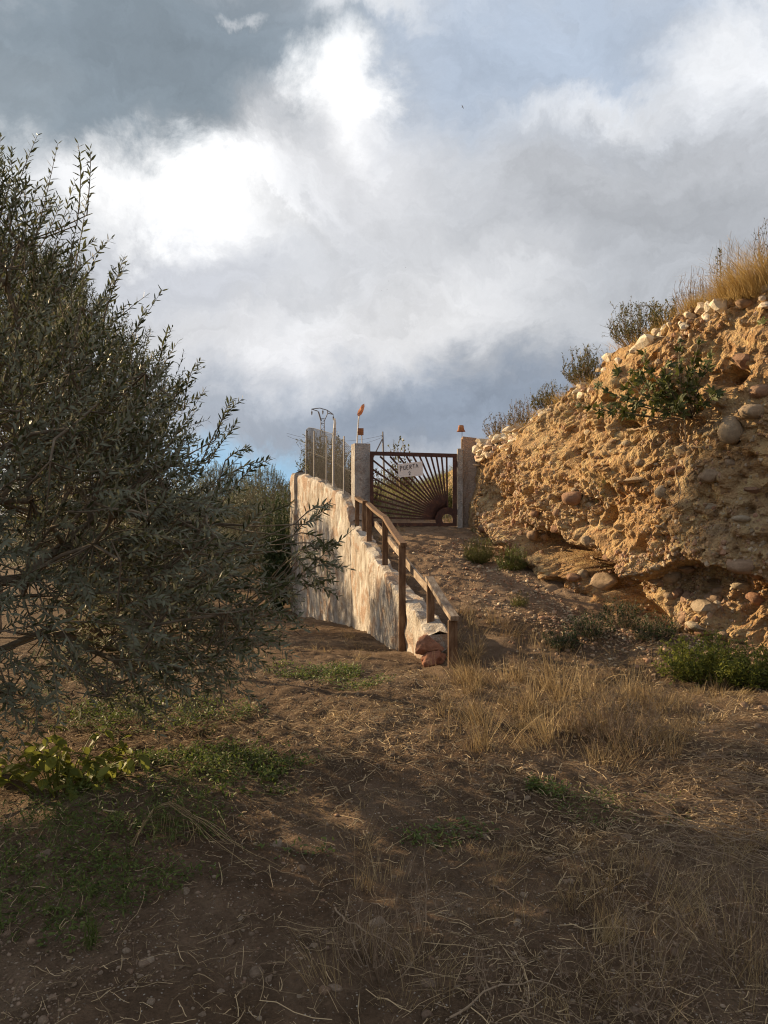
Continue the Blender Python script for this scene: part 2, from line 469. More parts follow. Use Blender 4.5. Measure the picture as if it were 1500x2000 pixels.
MAT['stone'] = m_stone('cobble', [(0.30, 0.17, 0.11), (0.40, 0.26, 0.17), (0.40, 0.31, 0.21), (0.52, 0.43, 0.31)], 0.8, .02)
MAT['rimstone'] = m_stone('limestone', [(0.56, 0.45, 0.31), (0.68, 0.58, 0.43), (0.74, 0.66, 0.52), (0.56, 0.38, 0.27)], 0.6)
MAT['groundstone'] = m_stone('field_stone', [(0.17, 0.115, 0.08), (0.25, 0.185, 0.13), (0.30, 0.235, 0.17), (0.23, 0.145, 0.095)], 0.5)
MAT['redrock'] = m_stone('red_sandstone', [(0.34, 0.16, 0.10), (0.37, 0.18, 0.115), (0.36, 0.2, 0.13), (0.4, 0.22, 0.14)], 0.7, 0.02)
MAT['wood'] = m_rough('weathered_wood', [(0.3, (0.10, 0.055, 0.032)), (0.5, (0.17, 0.10, 0.058)), (0.7, (0.27, 0.18, 0.11))], 9, 0.8, 0.5, 0.006, vec=(4, 4, 0.7), fine=70, src='World')
MAT['woodgrey'] = m_rough('bleached_wood', [(0.3, (0.17, 0.12, 0.085)), (0.5, (0.29, 0.22, 0.16)), (0.7, (0.48, 0.4, 0.31))], 8, 0.85, 0.5, 0.006, vec=(4, 1.0, 2.0), fine=70, src='World')
MAT['iron'] = m_rough('dark_painted_iron', [(0.3, (0.05, 0.02, 0.015)), (0.55, (0.08, 0.032, 0.022)), (0.75, (0.16, 0.065, 0.03))], 14, 0.6, 0.2, 0.003, spec=0.4, src='World')
MAT['rust'] = m_rough('rusty_sheet', [(0.3, (0.22, 0.085, 0.04)), (0.55, (0.36, 0.15, 0.065)), (0.75, (0.5, 0.26, 0.13))], 18, 0.85, 0.3, 0.004, src='World')
MAT['orange'] = m_rough('faded_orange_paint', [(0.3, (0.6, 0.2, 0.09)), (0.55, (0.75, 0.32, 0.16)), (0.75, (0.8, 0.5, 0.32))], 22, 0.8, 0.3, 0.004, src='World')
MAT['pole'] = m_rough('galvanised_pole', [(0.3, (0.33, 0.3, 0.27)), (0.6, (0.5, 0.46, 0.42)), (0.8, (0.4, 0.26, 0.17))], 8, 0.6, 0.2, 0.003, src='World')
MAT['whitepole'] = m_rough('white_painted_pole', [(0.3, (0.6, 0.55, 0.48)), (0.7, (0.75, 0.71, 0.65))], 8, 0.6, 0.2, 0.003, src='World')
MAT['wire'] = m_rough('wire', [(0.3, (0.05, 0.04, 0.035)), (0.7, (0.09, 0.075, 0.065))], 8, 0.6, 0.0, 0.001, src='World')
MAT['steel'] = m_rough('pylon_steel', [(0.3, (0.16, 0.15, 0.15)), (0.7, (0.28, 0.26, 0.25))], 3, 0.6, 0.0, 0.001, src='World')
MAT['board'] = m_rough('sign_board', [(0.3, (0.78, 0.75, 0.74)), (0.7, (0.86, 0.83, 0.82))], 5, 0.7, 0.1, 0.002, src='World')
MAT['ink'] = m_rough('marker_ink', [(0.3, (0.03, 0.028, 0.035)), (0.7, (0.07, 0.06, 0.07))], 20, 0.7, 0.0, 0.001, src='World')
MAT['bark'] = m_rough('olive_bark', [(0.3, (0.10, 0.075, 0.055)), (0.55, (0.2, 0.16, 0.12)), (0.75, (0.32, 0.26, 0.2))], 10, 0.95, 0.8, 0.02, vec=(1, 1, 0.35), fine=45)
MAT['twig'] = m_rough('twig_bark', [(0.3, (0.13, 0.1, 0.07)), (0.7, (0.25, 0.2, 0.14))], 12, 0.9, 0.2, 0.004)
MAT['drytwig'] = m_foliage('dry_twig', (0.17, 0.11, 0.07), (0.36, 0.27, 0.18), trans=0.0, rough=0.9)
MAT['olive'] = m_foliage('olive_leaf', (0.042, 0.050, 0.020), (0.145, 0.155, 0.068), under=(0.20, 0.208, 0.14), trans=0.28, rough=0.5, spec=0.25)
MAT['green'] = m_foliage('weed_leaf', (0.085, 0.105, 0.02), (0.29, 0.30, 0.06), trans=0.45)
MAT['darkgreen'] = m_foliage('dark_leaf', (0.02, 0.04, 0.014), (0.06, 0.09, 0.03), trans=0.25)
MAT['cover'] = m_foliage('ground_cover_leaf', (0.06, 0.095, 0.02), (0.19, 0.23, 0.055), trans=0.35)
MAT['fig'] = m_foliage('fig_leaf', (0.04, 0.052, 0.013), (0.125, 0.135, 0.036), trans=0.25)
MAT['scrub'] = m_foliage('dry_scrub_leaf', (0.09, 0.085, 0.045), (0.22, 0.18, 0.09), trans=0.25)
MAT['scrubgreen'] = m_foliage('scrub_leaf', (0.06, 0.068, 0.024), (0.19, 0.18, 0.065), trans=0.25)
MAT['straw'] = m_foliage('dry_straw', (0.13, 0.08, 0.04), (0.55, 0.41, 0.21), trans=0.25, rough=0.7)
MAT['litter'] = m_foliage('dead_litter', (0.09, 0.055, 0.03), (0.60, 0.45, 0.26), trans=0.1, rough=0.9)
MAT['gold'] = m_foliage('golden_grass', (0.36, 0.23, 0.075), (0.62, 0.46, 0.2), trans=0.3, rough=0.7)
MAT['grassgreen'] = m_foliage('grass_blade', (0.09, 0.11, 0.03), (0.26, 0.24, 0.08), trans=0.35)

# ================================================================== terrain
WALL_Y = np.array([6.9, 7.4, 13.4, 17.5, 40.0, 400])
WALL_X = np.array([0.72, 0.63, -0.45, -1.84, -2.6, -12])
def wall_x(y): return np.interp(y, WALL_Y, WALL_X)
def z_left(x, y):
    return 0.15 * sstep(3, 7.2, y) - 0.085 * np.clip(y - 7.6, 0, 9)
def z_ramp(x, y):
    r = 0.15 * sstep(3, 7.2, y) + 0.20 * np.clip(y - 7.35, 0, 6.0)
    r = r + 0.11 * np.clip(y - 13.4, 0, 9)
    r = r + 0.35 * np.clip(x - 1.0, 0, 3) * sstep(13.5, 15, y)
    return r
def ground_z(x, y, rough=True):
    x = np.asarray(x, float); y = np.asarray(y, float)
    s = sstep(-0.05, 0.05, x - wall_x(y)) * sstep(6.9, 7.5, y)
    z = z_left(x, y) * (1 - s) + z_ramp(x, y) * s
    z = z + 0.10 * np.clip(x - 1.6, 0, 4) * (1 - sstep(7.5, 9, y))
    # faint wheel-worn hollow and mounds in the foreground
    z = z + 0.05 * fbm(x * 0.7, y * 0.7, seed=3, oct=3) * sstep(1.0, 2.5, y + np.abs(x))
    z = z + 0.07 * np.exp(-(((x + 1.25) / 0.45) ** 2 + ((y - 4.1) / 0.5) ** 2))
    if rough:
        near = 1 - sstep(14, 30, np.hypot(x, y))
        z = z + (0.017 * fbm(x * 4, y * 4, seed=11, oct=3) + 0.012 * fbm(x * 17, y * 17, seed=23, oct=2)) * near
    return z
def gp(px, py):
    """ground point seen at a pixel"""
    d = Vector(((px - CX) / FPX, 1, (CY - py) / FPX))
    t = 1.5
    while t < 60:
        p = Vector((0, 0, CAMZ)) + d * t
        if p.z <= float(ground_z(p.x, p.y)): return p
        t += 0.02
    return p

def axis(segs):
    out = [segs[0][0]]
    for a, b, n in segs: out += list(np.linspace(a, b, n + 1)[1:])
    return np.array(out)
def geom(a, b, n): return list(np.geomspace(a, b, n))
gx = np.concatenate([-np.array(geom(400, 6, 24)), axis([(-5.5, -2.6, 60), (-2.6, 2.4, 170), (2.4, 5.0, 70), (5.0, 6.0, 10)]), np.array(geom(6.6, 400, 24))])
gy = np.concatenate([-np.array(geom(300, 3, 14)), axis([(-2.5, 2.0, 30), (2.0, 5.5, 130), (5.5, 9.0, 90), (9.0, 14.0, 90), (14.0, 20.0, 50)]), np.array(geom(21, 600, 34))])
GX, GY = np.meshgrid(gx, gy)
GZ = ground_z(GX, GY)
nx, ny = len(gx), len(gy)
idx = np.arange(nx * ny).reshape(ny, nx)
ramp_gravel_sun = sstep(7.8, 9.6, GY + .5 * fbm(GX * 1.3, GY * 1.3, seed=37, oct=3)) * sstep(.1, .5, GX - wall_x(GY) + .15 * fbm(GX * 2, GY * 2, seed=38)) * (.75 + .25 * fbm(GX * 2.5, GY * 2.5, seed=39))  # mask of pale ramp gravel, with sunlight on the ramp painted in
gm = MB().add(np.stack([GX, GY, GZ], -1).reshape(-1, 3), np.stack([idx[:-1, :-1], idx[:-1, 1:], idx[1:, 1:], idx[1:, :-1]], -1).reshape(-1, 4), tint=np.clip(ramp_gravel_sun, 0, 1).ravel())
ground = gm.build('ground', MAT['soil'], smooth=True)
tag(ground, 'brown stony dirt ground with a ramp climbing to the gate', kind='structure')

# ------------------------------------------------------------------ earth bank (conglomerate cliff)
CB = np.array([(9.5, -1.5, -.1), (7.5, 2.0, -.1), (5.6, 4.6, -.05), (4.3, 6.3, 0), (3.5, 7.3, .1), (2.95, 8.15, .25), (2.6, 8.7, .35), (2.3, 9.3, .45), (2.1, 10.2, .65),
               (1.97, 11.2, .9), (1.85, 12.2, 1.1), (1.48, 13.15, 1.3), (1.42, 15, 1.5), (1.3, 18, 1.8), (1.15, 24, 2.2), (1.1, 40, 2.3)])
CT = np.array([(10.3, -1.2, 3.9), (8.3, 2.6, 3.9), (6.2, 5.0, 3.9), (4.75, 6.7, 3.85), (3.78, 7.6, 3.74), (3.36, 8.4, 3.74), (3.1, 9.0, 3.66), (2.86, 9.9, 3.5), (2.58, 10.8, 3.25),
               (2.2, 11.9, 2.98), (1.92, 12.6, 2.82), (1.56, 13.3, 2.68), (1.75, 15, 2.72), (1.95, 18, 2.8), (2.3, 24, 3.0), (3.0, 40, 3.2)])
svals = np.concatenate([np.linspace(0, 3, 40)[:-1], np.linspace(3, 11, 600)[:-1], np.linspace(11, 15, 50)])
def smooth_poly(A, s):
    i = np.clip(np.floor(s).astype(int), 0, len(A) - 2); f = (s - i)[:, None]
    p0, p1, p2, p3 = A[np.maximum(i - 1, 0)], A[i], A[i + 1], A[np.minimum(i + 2, len(A) - 1)]
    return 0.5 * (2 * p1 + (p2 - p0) * f + (2 * p0 - 5 * p1 + 4 * p2 - p3) * f ** 2 + (3 * p1 - p0 - 3 * p2 + p3) * f ** 3)
bS, tS = smooth_poly(CB, svals), smooth_poly(CT, svals)
tg = np.gradient((bS + tS) / 2, axis=0)
outn = norm(np.stack([-tg[:, 1], tg[:, 0], np.zeros(len(tg))], -1))
outn *= np.where(outn[:, :1] > 0, -1, 1)                     # out of the bank: towards the ramp
tv = np.linspace(-0.12, 1.0, 230)
face = bS[:, None] * (1 - tv[None, :, None]) + tS[:, None] * tv[None, :, None]
arc = np.concatenate([[0], np.cumsum(np.linalg.norm(np.diff((bS + tS) / 2, axis=0), axis=1))])
h_abs = face[..., 2]
# profile: slight belly, the cobble layer at the foot undercut
near_f = (sstep(2, 4, svals) * (1 - sstep(8.2, 9.3, svals)))[:, None]
ledge = 1.10 + 0.12 * fbm(arc * 0.8, arc * 0, seed=5)[:, None] + 0.10 * (svals[:, None] - 6)
under = -0.46 * (1 - sstep(ledge - 0.06, ledge + 0.03, h_abs)) * near_f
foot = 0.22 * (1 - sstep(0.0, 0.55, h_abs - ground_z(bS[:, 0], bS[:, 1], False)[:, None])) * near_f
belly = 0.10 * np.sin(np.clip(tv, 0, 1) * np.pi)[None] * np.ones_like(under)
sl_c = 8.2 - 2.7 * (1.3 - h_abs)
slot = -0.95 * np.exp(-np.abs((svals[:, None] - sl_c) / 0.42) ** 3) * (1 - sstep(1.15, 1.42, h_abs)) * sstep(0.2, 0.4, h_abs)
slot = slot + 0.36 * np.exp(-((svals[:, None] - sl_c - 1.15) / 0.55) ** 2) * (1 - sstep(1.3, 1.9, h_abs)) + 0.16 * np.exp(-((svals[:, None] - sl_c + 1.3) / 0.8) ** 2) * (1 - sstep(0.9, 1.4, h_abs))
X, Y, Z = face[..., 0], face[..., 1], face[..., 2]
disp = 0.20 * fbm(X * 0.9, Y * 0.9, Z * 0.9, oct=2, seed=41) + 0.06 * fbm(X * 3, Y * 3, Z * 4, oct=3, seed=51) + 0.02 * fbm(X * 8, Y * 8, Z * 12, oct=3, seed=61) + 0.05 * np.abs(fbm(X * 2.2, Y * 2.2, Z * 7 + X, oct=3, seed=66)) ** .8
pit = np.clip(fbm(X * 2.4, Y * 2.4, Z * 3.4, oct=2, seed=71) - 0.5, 0, 1)
pit2 = np.clip(fbm(X * 7, Y * 7, Z * 9, oct=2, seed=73) - 0.55, 0, 1)
disp = disp - 0.6 * pit - 0.16 * pit2
# cobbles half buried in the face
nf = face.reshape(-1, 3); NCOB = 1500
cob = nf[rng.choice(len(nf), NCOB, replace=False, p=(lambda w: w / w.sum())(.15 + sstep(-.1, .5, fbm(nf[:, 0] * .9, nf[:, 1] * .9, nf[:, 2] * 1.6, oct=2, seed=99))))] + rng.normal(0, 0.01, (NCOB, 3))
cr = np.clip(rng.lognormal(-3.4, 0.55, NCOB), 0.014, 0.11)
kd = kdtree.KDTree(NCOB)
for i, p in enumerate(cob): kd.insert(p, i)
kd.balance()
cbump = np.zeros(len(nf))
for vi in np.nonzero(np.repeat((svals > 2.5) & (svals < 11.5), len(tv)))[0]:
    for co, i, d in kd.find_n(nf[vi], 2):
        r = cr[i]
        if d < r: cbump[vi] = max(cbump[vi], math.sqrt(r * r - d * d) * 0.75)
# angular chips: every cell of the matrix stands at its own height
chip_mask = .22 + .78 * sstep(-.25, .35, fbm(nf[:, 0] * 1.1, nf[:, 1] * 1.1, nf[:, 2] * 2.2, oct=3, seed=97))
NCH = 9000
chp = nf[rng.choice(len(nf), NCH, replace=False)]; chh = rng.normal(0, 1, NCH); cha = norm(rng.normal(size=(NCH, 3)))
kd2 = kdtree.KDTree(NCH)
for i, p in enumerate(chp): kd2.insert(p, i)
kd2.balance()
for vi in np.nonzero(np.repeat((svals > 2.8) & (svals < 11.5), len(tv)))[0]:
    co, i, d = kd2.find(nf[vi])
    cbump[vi] += chip_mask[vi] * (.013 * chh[i] + .30 *  float((nf[vi] - chp[i]) @ cha[i]))
edge_t = sstep(1.0, 0.86, tv)[None]
endf = (1 - sstep(11.0, 13, svals))[:, None] * 0.7 + 0.3
tot = (under + foot + belly + slot + disp * (0.35 + 0.65 * edge_t) + cbump.reshape(face.shape[:2])) * endf
gate_keep = np.exp(-((svals - 11) / 0.5) ** 2)[:, None]
tot = tot * (1 - 0.6 * gate_keep)
face = face + outn[:, None] * tot[..., None]
face[..., 2] += 0.03 * fbm(X * 4, Y * 4, Z * 4, oct=3, seed=81) + 0.05 * fbm(arc * 2.5, arc * 0 + 3, seed=7)[:, None] * tv[None].clip(0, 1)
# the top of the bank runs back as a hillside
dist = np.concatenate([[0.04, 0.1, 0.18, 0.28, 0.4, 0.55, 0.75, 1.0, 1.35, 1.8], np.geomspace(2.4, 60, 12)])
cap = tS[:, None] - outn[:, None] * dist[None, :, None]
cap[..., 2] = face[:, -1:, 2] + 0.16 * np.minimum(dist, 5)[None] + 0.06 * fbm(cap[..., 0] * 3, cap[..., 1] * 3, oct=3, seed=91) * np.minimum(dist * 4, 1)[None]
full = np.concatenate([face, cap], 1)
ns, nt = full.shape[:2]
ci = np.arange(ns * nt).reshape(ns, nt)
cm = MB().add(full.reshape(-1, 3), np.stack([ci[:-1, :-1], ci[:-1, 1:], ci[1:, 1:], ci[1:, :-1]], -1).reshape(-1, 4)[:, ::-1])
bank = cm.build('earth_bank', MAT['cliff'], smooth=False)
tag(bank, 'tall sunlit bank of tan conglomerate earth full of cobbles', kind='structure')
fverts = face.reshape(-1, 3)
fproj = np.stack([CX + fverts[:, 0] / np.maximum(fverts[:, 1], .1) * FPX, CY - (fverts[:, 2] - CAMZ) / np.maximum(fverts[:, 1], .1) * FPX], -1)
fidx_s = np.repeat(np.arange(len(svals)), len(tv))
def on_bank(px, py):
    d = np.hypot(fproj[:, 0] - px, fproj[:, 1] - py)
    d = d + np.where((svals[fidx_s] > 11) | (fverts[:, 1] < 1), 1e4, 0)
    c = np.nonzero(d < d.min() + 6)[0]
    i = c[np.argmin(fverts[c, 1])]
    return fverts[i], outn[fidx_s[i]], i
def rim(s):
    """point on the rim of the bank at parameter s"""
    i = int(np.argmin(np.abs(svals - s)))
    return face[i, -1], outn[i]
def top_z(x, y):
    d = np.hypot(full[:, -22:, 0] - x, full[:, -22:, 1] - y)
    i = np.unravel_index(np.argmin(d), d.shape)
    return full[i[0], len(tv) + i[1], 2]

# ------------------------------------------------------------------ stones
def stone_mesh(name, mat, seed, sub=2, flat=0.7, rough=0.22, angular=0.0):
    import bmesh
    bm = bmesh.new(); bmesh.ops.create_icosphere(bm, subdivisions=sub, radius=1.0)
    v = np.array([tuple(x.co) for x in bm.verts]); f = np.array([[x.index for x in fc.verts] for fc in bm.faces]); bm.free()
    r = np.random.default_rng(seed)
    k = 1 + rough * fbm(v[:, 0] * 1.3 + seed * 7.1, v[:, 1] * 1.3, v[:, 2] * 1.3, oct=3, seed=seed)
    v = v * k[:, None]
    for _ in range(int(angular)):
        n = norm(r.normal(size=3)); dd = r.uniform(0.5, 0.8)
        h = v @ n; v = v - np.outer(np.clip(h - dd, 0, None), n) * 0.9
    if sub == 4: v = v * (1 + .07 * fbm(v[:, 0] * 4, v[:, 1] * 4, v[:, 2] * 6, oct=4, seed=seed + 9))[:, None]
    v = v * np.array([1.0, r.uniform(0.7, 0.95), flat * r.uniform(0.85, 1.15)])
    return MB().add(v, tris=f, tint=0.0).mesh(name, mat, smooth=angular == 0 or sub > 2)
def place(name, me, loc, size, parent=None, rot=None):
    o = link(name, me, parent)
    o.location = loc
    o.rotation_euler = rot if rot is not None else (random.uniform(-.4, .4), random.uniform(-.4, .4), random.uniform(0, 6.28))
    o.scale = (size, size, size) if np.ndim(size) == 0 else size
    return o
cobbles = [stone_mesh('stone', MAT['stone'], 100 + i, 3 if i < 4 else 2, 0.72, 0.25, 0 if i % 2 else 4) for i in range(8)]
rims = [stone_mesh('stone', MAT['rimstone'], 130 + i, 2, 0.75, 0.28, 5) for i in range(6)]
fields = [stone_mesh('stone', MAT['groundstone'], 160 + i, 2, 0.65, 0.3, i % 3 * 3) for i in range(7)]
# the large stones one can pick out in the bank: pixel, half width px, half height px, buried share
BIG = [(1113, 971, 21, 16), (1170, 1131, 36, 20), (1369, 1186, 30, 27), (1036, 1040, 12, 12), (1054, 1046, 11, 10), (1134, 1116, 11, 11), (1113, 1122, 16, 9),
       (1330, 1208, 14, 12), (1326, 1200, 12, 10), (1350, 1222, 24, 10), (1409, 1232, 14, 10), (1440, 1110, 26, 17), (1330, 1117, 22, 11), (1439, 1138, 18, 10),
       (1375, 925, 22, 16), (1420, 838, 24, 26), (1325, 880, 18, 14), (1470, 1165, 22, 16), (1232, 940, 30, 8), (1310, 920, 16, 9), (1281, 1022, 9, 6),
       (1037, 1005, 9, 7), (1012, 1035, 7, 8), (1080, 1000, 8, 7), (1030, 975, 12, 7), (1300, 1160, 12, 9), (1395, 1150, 14, 10), (1460, 800, 24, 18), (1440, 700, 22, 22),
       (1448, 598, 16, 10), (1380, 985, 14, 9), (1240, 905, 10, 7), (1160, 890, 9, 7), (1420, 900, 14, 10), (1190, 858, 9, 6), (1475, 760, 20, 16), (1460, 960, 18, 10), (1440, 1010, 18, 8)]
for i, (px, py, hw, hh) in enumerate(BIG):
    p, n, vi = on_bank(px, py)
    r = hw / FPX * p[1]
    big = i in (0, 1, 2)
    me = cobbles[(i * 3) % 8] if not big else cobbles[i * 2 + 1 if i < 1 else i * 2]
    o = place('stone', me, p - n * r * (0.05 if big else 0.25), (r * 0.95, r * 1.05, hh / FPX * p[1] * 1.3), bank, rot=(random.uniform(-.12, .12), random.uniform(-.2, .2), math.atan2(-n[0], n[1]) + random.uniform(-.2, .2)))
sel = np.nonzero((np.repeat(svals, len(tv)) > 3.4) & (np.repeat(svals, len(tv)) < 10.9))[0]
tt = np.tile(tv, len(svals))
sel = sel[tt[sel] > 0.02]
dens = 2.5 * (slot.ravel()[sel] < -.15) + (chip_mask[sel] ** 2) * (0.35 + 0.9 * (1 - sstep(0.15, 0.45, tt[sel])) + 0.5 * (vnoise(fverts[sel, 0] * 1.4, fverts[sel, 1] * 1.4, fverts[sel, 2] * 2, 5) > 0.2))
pick = rng.choice(sel, 175, replace=False, p=dens / dens.sum())
for i in pick:
    p, n = fverts[i], outn[fidx_s[i]]
    r = float(np.clip(rng.lognormal(-3.25, 0.5), 0.02, 0.095)) * (1.35 if tt[i] < 0.35 else 1.0)
    place('stone', cobbles[rng.integers(8)], p - n * r * 0.35, (r, r, r * rng.uniform(0.7, 1.1)), bank)
# whitish stones along the rim
for i in range(72):
    s = 4.0 + 7.0 * rng.random()
    p, n = rim(s)
    far = s > 9
    r = float(np.clip(rng.lognormal(-2.75, .5), .025, .16))
    drop = rng.uniform(-0.02, 0.30 if far else 0.22)
    place('stone', rims[rng.integers(6)], p + n * rng.uniform(-0.02, 0.05) - np.array((0, 0, drop)), (r * rng.uniform(.9, 1.3), r, r * rng.uniform(.8, 1.1)), bank)
for i in range(46):
    s = rng.uniform(9.0, 11.0); p, n = rim(s); r = rng.uniform(0.05, 0.12)
    place('stone', rims[rng.integers(6)], p + n * rng.uniform(-0.04, 0.06) - np.array((0, 0, rng.uniform(-.03, .34))), (r * rng.uniform(.9, 1.5), r, r * rng.uniform(.7, 1.0)), bank)
for px, py, hw in [(1373, 604, 17), (1284, 650, 13), (1308, 634, 10), (1330, 630, 9), (1245, 680, 16), (1208, 705, 9), (1140, 752, 14), (1152, 762, 9), (1070, 803, 12)]:
    d = np.hypot(fproj[:, 0] - px, fproj[:, 1] - py) + np.where((svals[fidx_s] > 11) | (tt < .9), 1e4, 0)
    i = int(np.argmin(d)); p = P(px, py, fverts[i, 1] - .03); r = hw / FPX * p.y
    place('stone', rims[rng.integers(6)], p, (r, r, r * 1.05), bank)
# small pebbles crusting the face (too small to pick apart)
peb = MB()
psel = rng.choice(sel, 5600, replace=False, p=dens / dens.sum())
import bmesh as _bm
_b = _bm.new(); _bm.ops.create_icosphere(_b, subdivisions=1, radius=1.0)
ico_v = np.array([tuple(x.co) for x in _b.verts]); ico_f = np.array([[x.index for x in f.verts] for f in _b.faces]); _b.free()
def scatter_pebbles(mb, pos, r, squash=0.7, seed=0):
    rr = np.random.default_rng(seed); N = len(pos); nv = len(ico_v)
    k = 1 + 0.25 * rr.normal(size=(N, nv, 1)).clip(-1, 1)
    sc = np.stack([rr.uniform(.7, 1.2, N), rr.uniform(.7, 1.2, N), rr.uniform(.5, .9, N) * squash / 0.7], -1)[:, None]
    a = rr.uniform(0, 6.28, N); ca, sa = np.cos(a)[:, None], np.sin(a)[:, None]
    v = ico_v[None] * k * sc * np.asarray(r)[:, None, None]
    v = np.stack([v[..., 0] * ca - v[..., 1] * sa, v[..., 0] * sa + v[..., 1] * ca, v[..., 2]], -1) + pos[:, None]
    mb.add(v.reshape(-1, 3), tris=(ico_f[None] + (np.arange(N) * nv)[:, None, None]).reshape(-1, 3), tint=np.repeat(rr.uniform(0, 1, N), nv))
scatter_pebbles(peb, fverts[psel] + 0.002, np.clip(rng.lognormal(-4.4, 0.5, 5600), 0.006, 0.035), 1.0, 3)
tag(peb.build('pebbles', MAT['stone'], bank, smooth=False), kind='stuff')
# field stones lying on the ground: the ones large enough to pick out, then gravel
SPOT = [(442, 1832, 13), (232 + 130, 1745, 14), (390, 1752, 8), (500, 1822, 9), (395, 1982, 11), (655, 1843, 7), (645, 1880, 6), (840, 1925, 22), (1010, 1805, 10), (1105, 1722, 9), (1070, 1680, 9),
        (1000, 1555, 14), (1030, 1560, 10), (1065, 1862, 9), (1066, 1255, 12), (70, 1940, 9), (25, 1950, 8), (470, 1796, 8), (590, 1950, 7), (585, 1948, 8), (770, 1715, 9), (775, 1705, 8),
        (960, 1890, 9), (895, 1770, 8), (1300, 1640, 10), (1280, 1322, 11), (1370, 1415, 10), (1455, 1380, 12), (1490, 1385, 14), (1480, 1420, 10), (180, 1835, 7), (590, 1595, 9), (430, 1560, 7)]
for px, py, hw in SPOT:
    p = gp(px, py); r = hw / FPX * p.y
    place('stone', fields[rng.integers(7)], (p.x, p.y, p.z + r * 0.05), (r, r * .9, r * .95), ground)
cnt = 0
while cnt < 215:
    y = 2.3 + 7 * rng.random() ** 1.6
    x = rng.uniform(-.5, .5) * y
    if y > 7 and x < wall_x(y) + .25: continue
    z = float(ground_z(x, y)); r = float(np.clip(rng.lognormal(-4.2, 0.42), 0.009, 0.05))
    if y > 7: r *= 1.5
    place('stone', fields[rng.integers(7)], (x, y, z - r * 0.05), r, ground); cnt += 1
gr = MB()
n = 17000
yy = 2.2 + 10.5 * rng.random(n) ** 1.7; xx = rng.uniform(-.52, .52, n) * yy
ok = ~((yy > 7.2) & (xx < wall_x(yy) + .15) & (rng.random(n) < .9)) & (fbm(xx * 1.2, yy * 1.2, seed=9, oct=2) > -0.35)
xx, yy = xx[ok], yy[ok]
scatter_pebbles(gr, np.stack([xx, yy, ground_z(xx, yy) + .001], -1), np.clip(rng.lognormal(-5.5, 0.42, len(xx)), 0.0022, 0.014) * np.where(yy > 6, 1.5, 1), 0.7, 4)
tag(gr.build('gravel', MAT['groundstone'], ground, smooth=True), kind='stuff')
# rubble along the cliff foot on the ramp
gr = MB(); n = 2600
s_i = rng.integers(int(np.searchsorted(svals, 4)), int(np.searchsorted(svals, 10.6)), n)
b0 = bS[s_i] + outn[s_i] * (0.15 + np.abs(rng.normal(0, .62, n)))[:, None]
scatter_pebbles(gr, np.stack([b0[:, 0], b0[:, 1], ground_z(b0[:, 0], b0[:, 1]) + .004], -1), np.clip(rng.lognormal(-4.5, .5, n), .006, .05), .7, 6)
tag(gr.build('rubble', MAT['stone'], ground, smooth=True), kind='stuff')

# ================================================================== walls, pillars, gate
def wall_strip(path, half, name, mat, parent=None, sub=0.07, rough=0.02):
    """a wall following path [(x,y,z_bottom,z_top)], slightly uneven faces"""
    path = np.array(path, float)
    L = np.concatenate([[0], np.cumsum(np.hypot(np.diff(path[:, 0]), np.diff(path[:, 1])))])
    s = np.unique(np.concatenate([np.arange(0, L[-1], sub), L]))
    q = np.stack([np.interp(s, L, path[:, k]) for k in range(4)], -1)
    d = np.gradient(q[:, :2], axis=0); d /= np.linalg.norm(d, axis=1)[:, None]
    nrm = np.stack([-d[:, 1], d[:, 0]], -1)
    m = 30
    prof = [(-1, t) for t in np.linspace(0, .985, m)] + [(-.8, 1.0), (0, 1.004), (.8, 1.0)] + [(1, t) for t in np.linspace(.985, 0, m)]
    V = []
    for (o, t) in prof:
        z = q[:, 2] * (1 - t) + q[:, 3] * t
        x = q[:, 0] + nrm[:, 0] * half * o; y = q[:, 1] + nrm[:, 1] * half * o
        k = rough * fbm(x * 4 + o, y * 4, z * 4, oct=4, seed=15) + .02 * (np.clip(fbm(x * 2.2, y * 2.2, z * 1.2, oct=3, seed=16), -.2, .25))
        z = z + (0.035 * fbm(s * 5, s * 0 + o, seed=19, oct=4) if t > .9 else 0)
        V.append(np.stack([x + nrm[:, 0] * k * o, y + nrm[:, 1] * k * o, z], -1))
    V = np.stack(V, 1); a, b = V.shape[:2]; ii = np.arange(a * b).reshape(a, b)
    mb = MB().add(V.reshape(-1, 3), np.stack([ii[:-1, :-1], ii[:-1, 1:], ii[1:, 1:], ii[1:, :-1]], -1).reshape(-1, 4))
    for row, flip in ((ii[0], False), (ii[-1], True)):                # the two end faces
        qd = [(row[k], row[k + 1], row[b - 2 - k], row[b - 1 - k]) for k in range(b // 2 - 1)]
        mb.q.append(np.array(qd if not flip else [x[::-1] for x in qd]))
    return mb.build(name, mat, parent, smooth=False)
def wx(y): return float(wall_x(y))
low_wall = wall_strip([(wx(7.85) - .0, 7.85, -.35, .40), (wx(8.9), 8.9, -.5, .60), (wx(9.6), 9.6, -.6, .66), (wx(12.2), 12.2, -.8, 1.15), (wx(13.38), 13.38, -.9, 1.40)], 0.11, 'ramp_wall', MAT['plaster'])
tag(low_wall, 'low peeling white wall sloping down beside the ramp under the wooden railing', 'wall')
up_wall = thing('retaining_wall', 'tall streaked cream retaining wall under the wire fence, left of the gate', 'wall', (0, 0, 0))
wall_strip([(wx(13.38), 13.385, -1.0, 1.45), (wx(13.55), 13.55, -1.0, 1.72), (wx(13.9), 13.9, -1.0, 1.88), (wx(14.3), 14.3, -1.1, 1.95), (wx(15.6), 15.6, -1.2, 2.2), (wx(17.35), 17.35, -1.3, 2.42)], 0.12, 'wall_body', MAT['plaster'], up_wall)
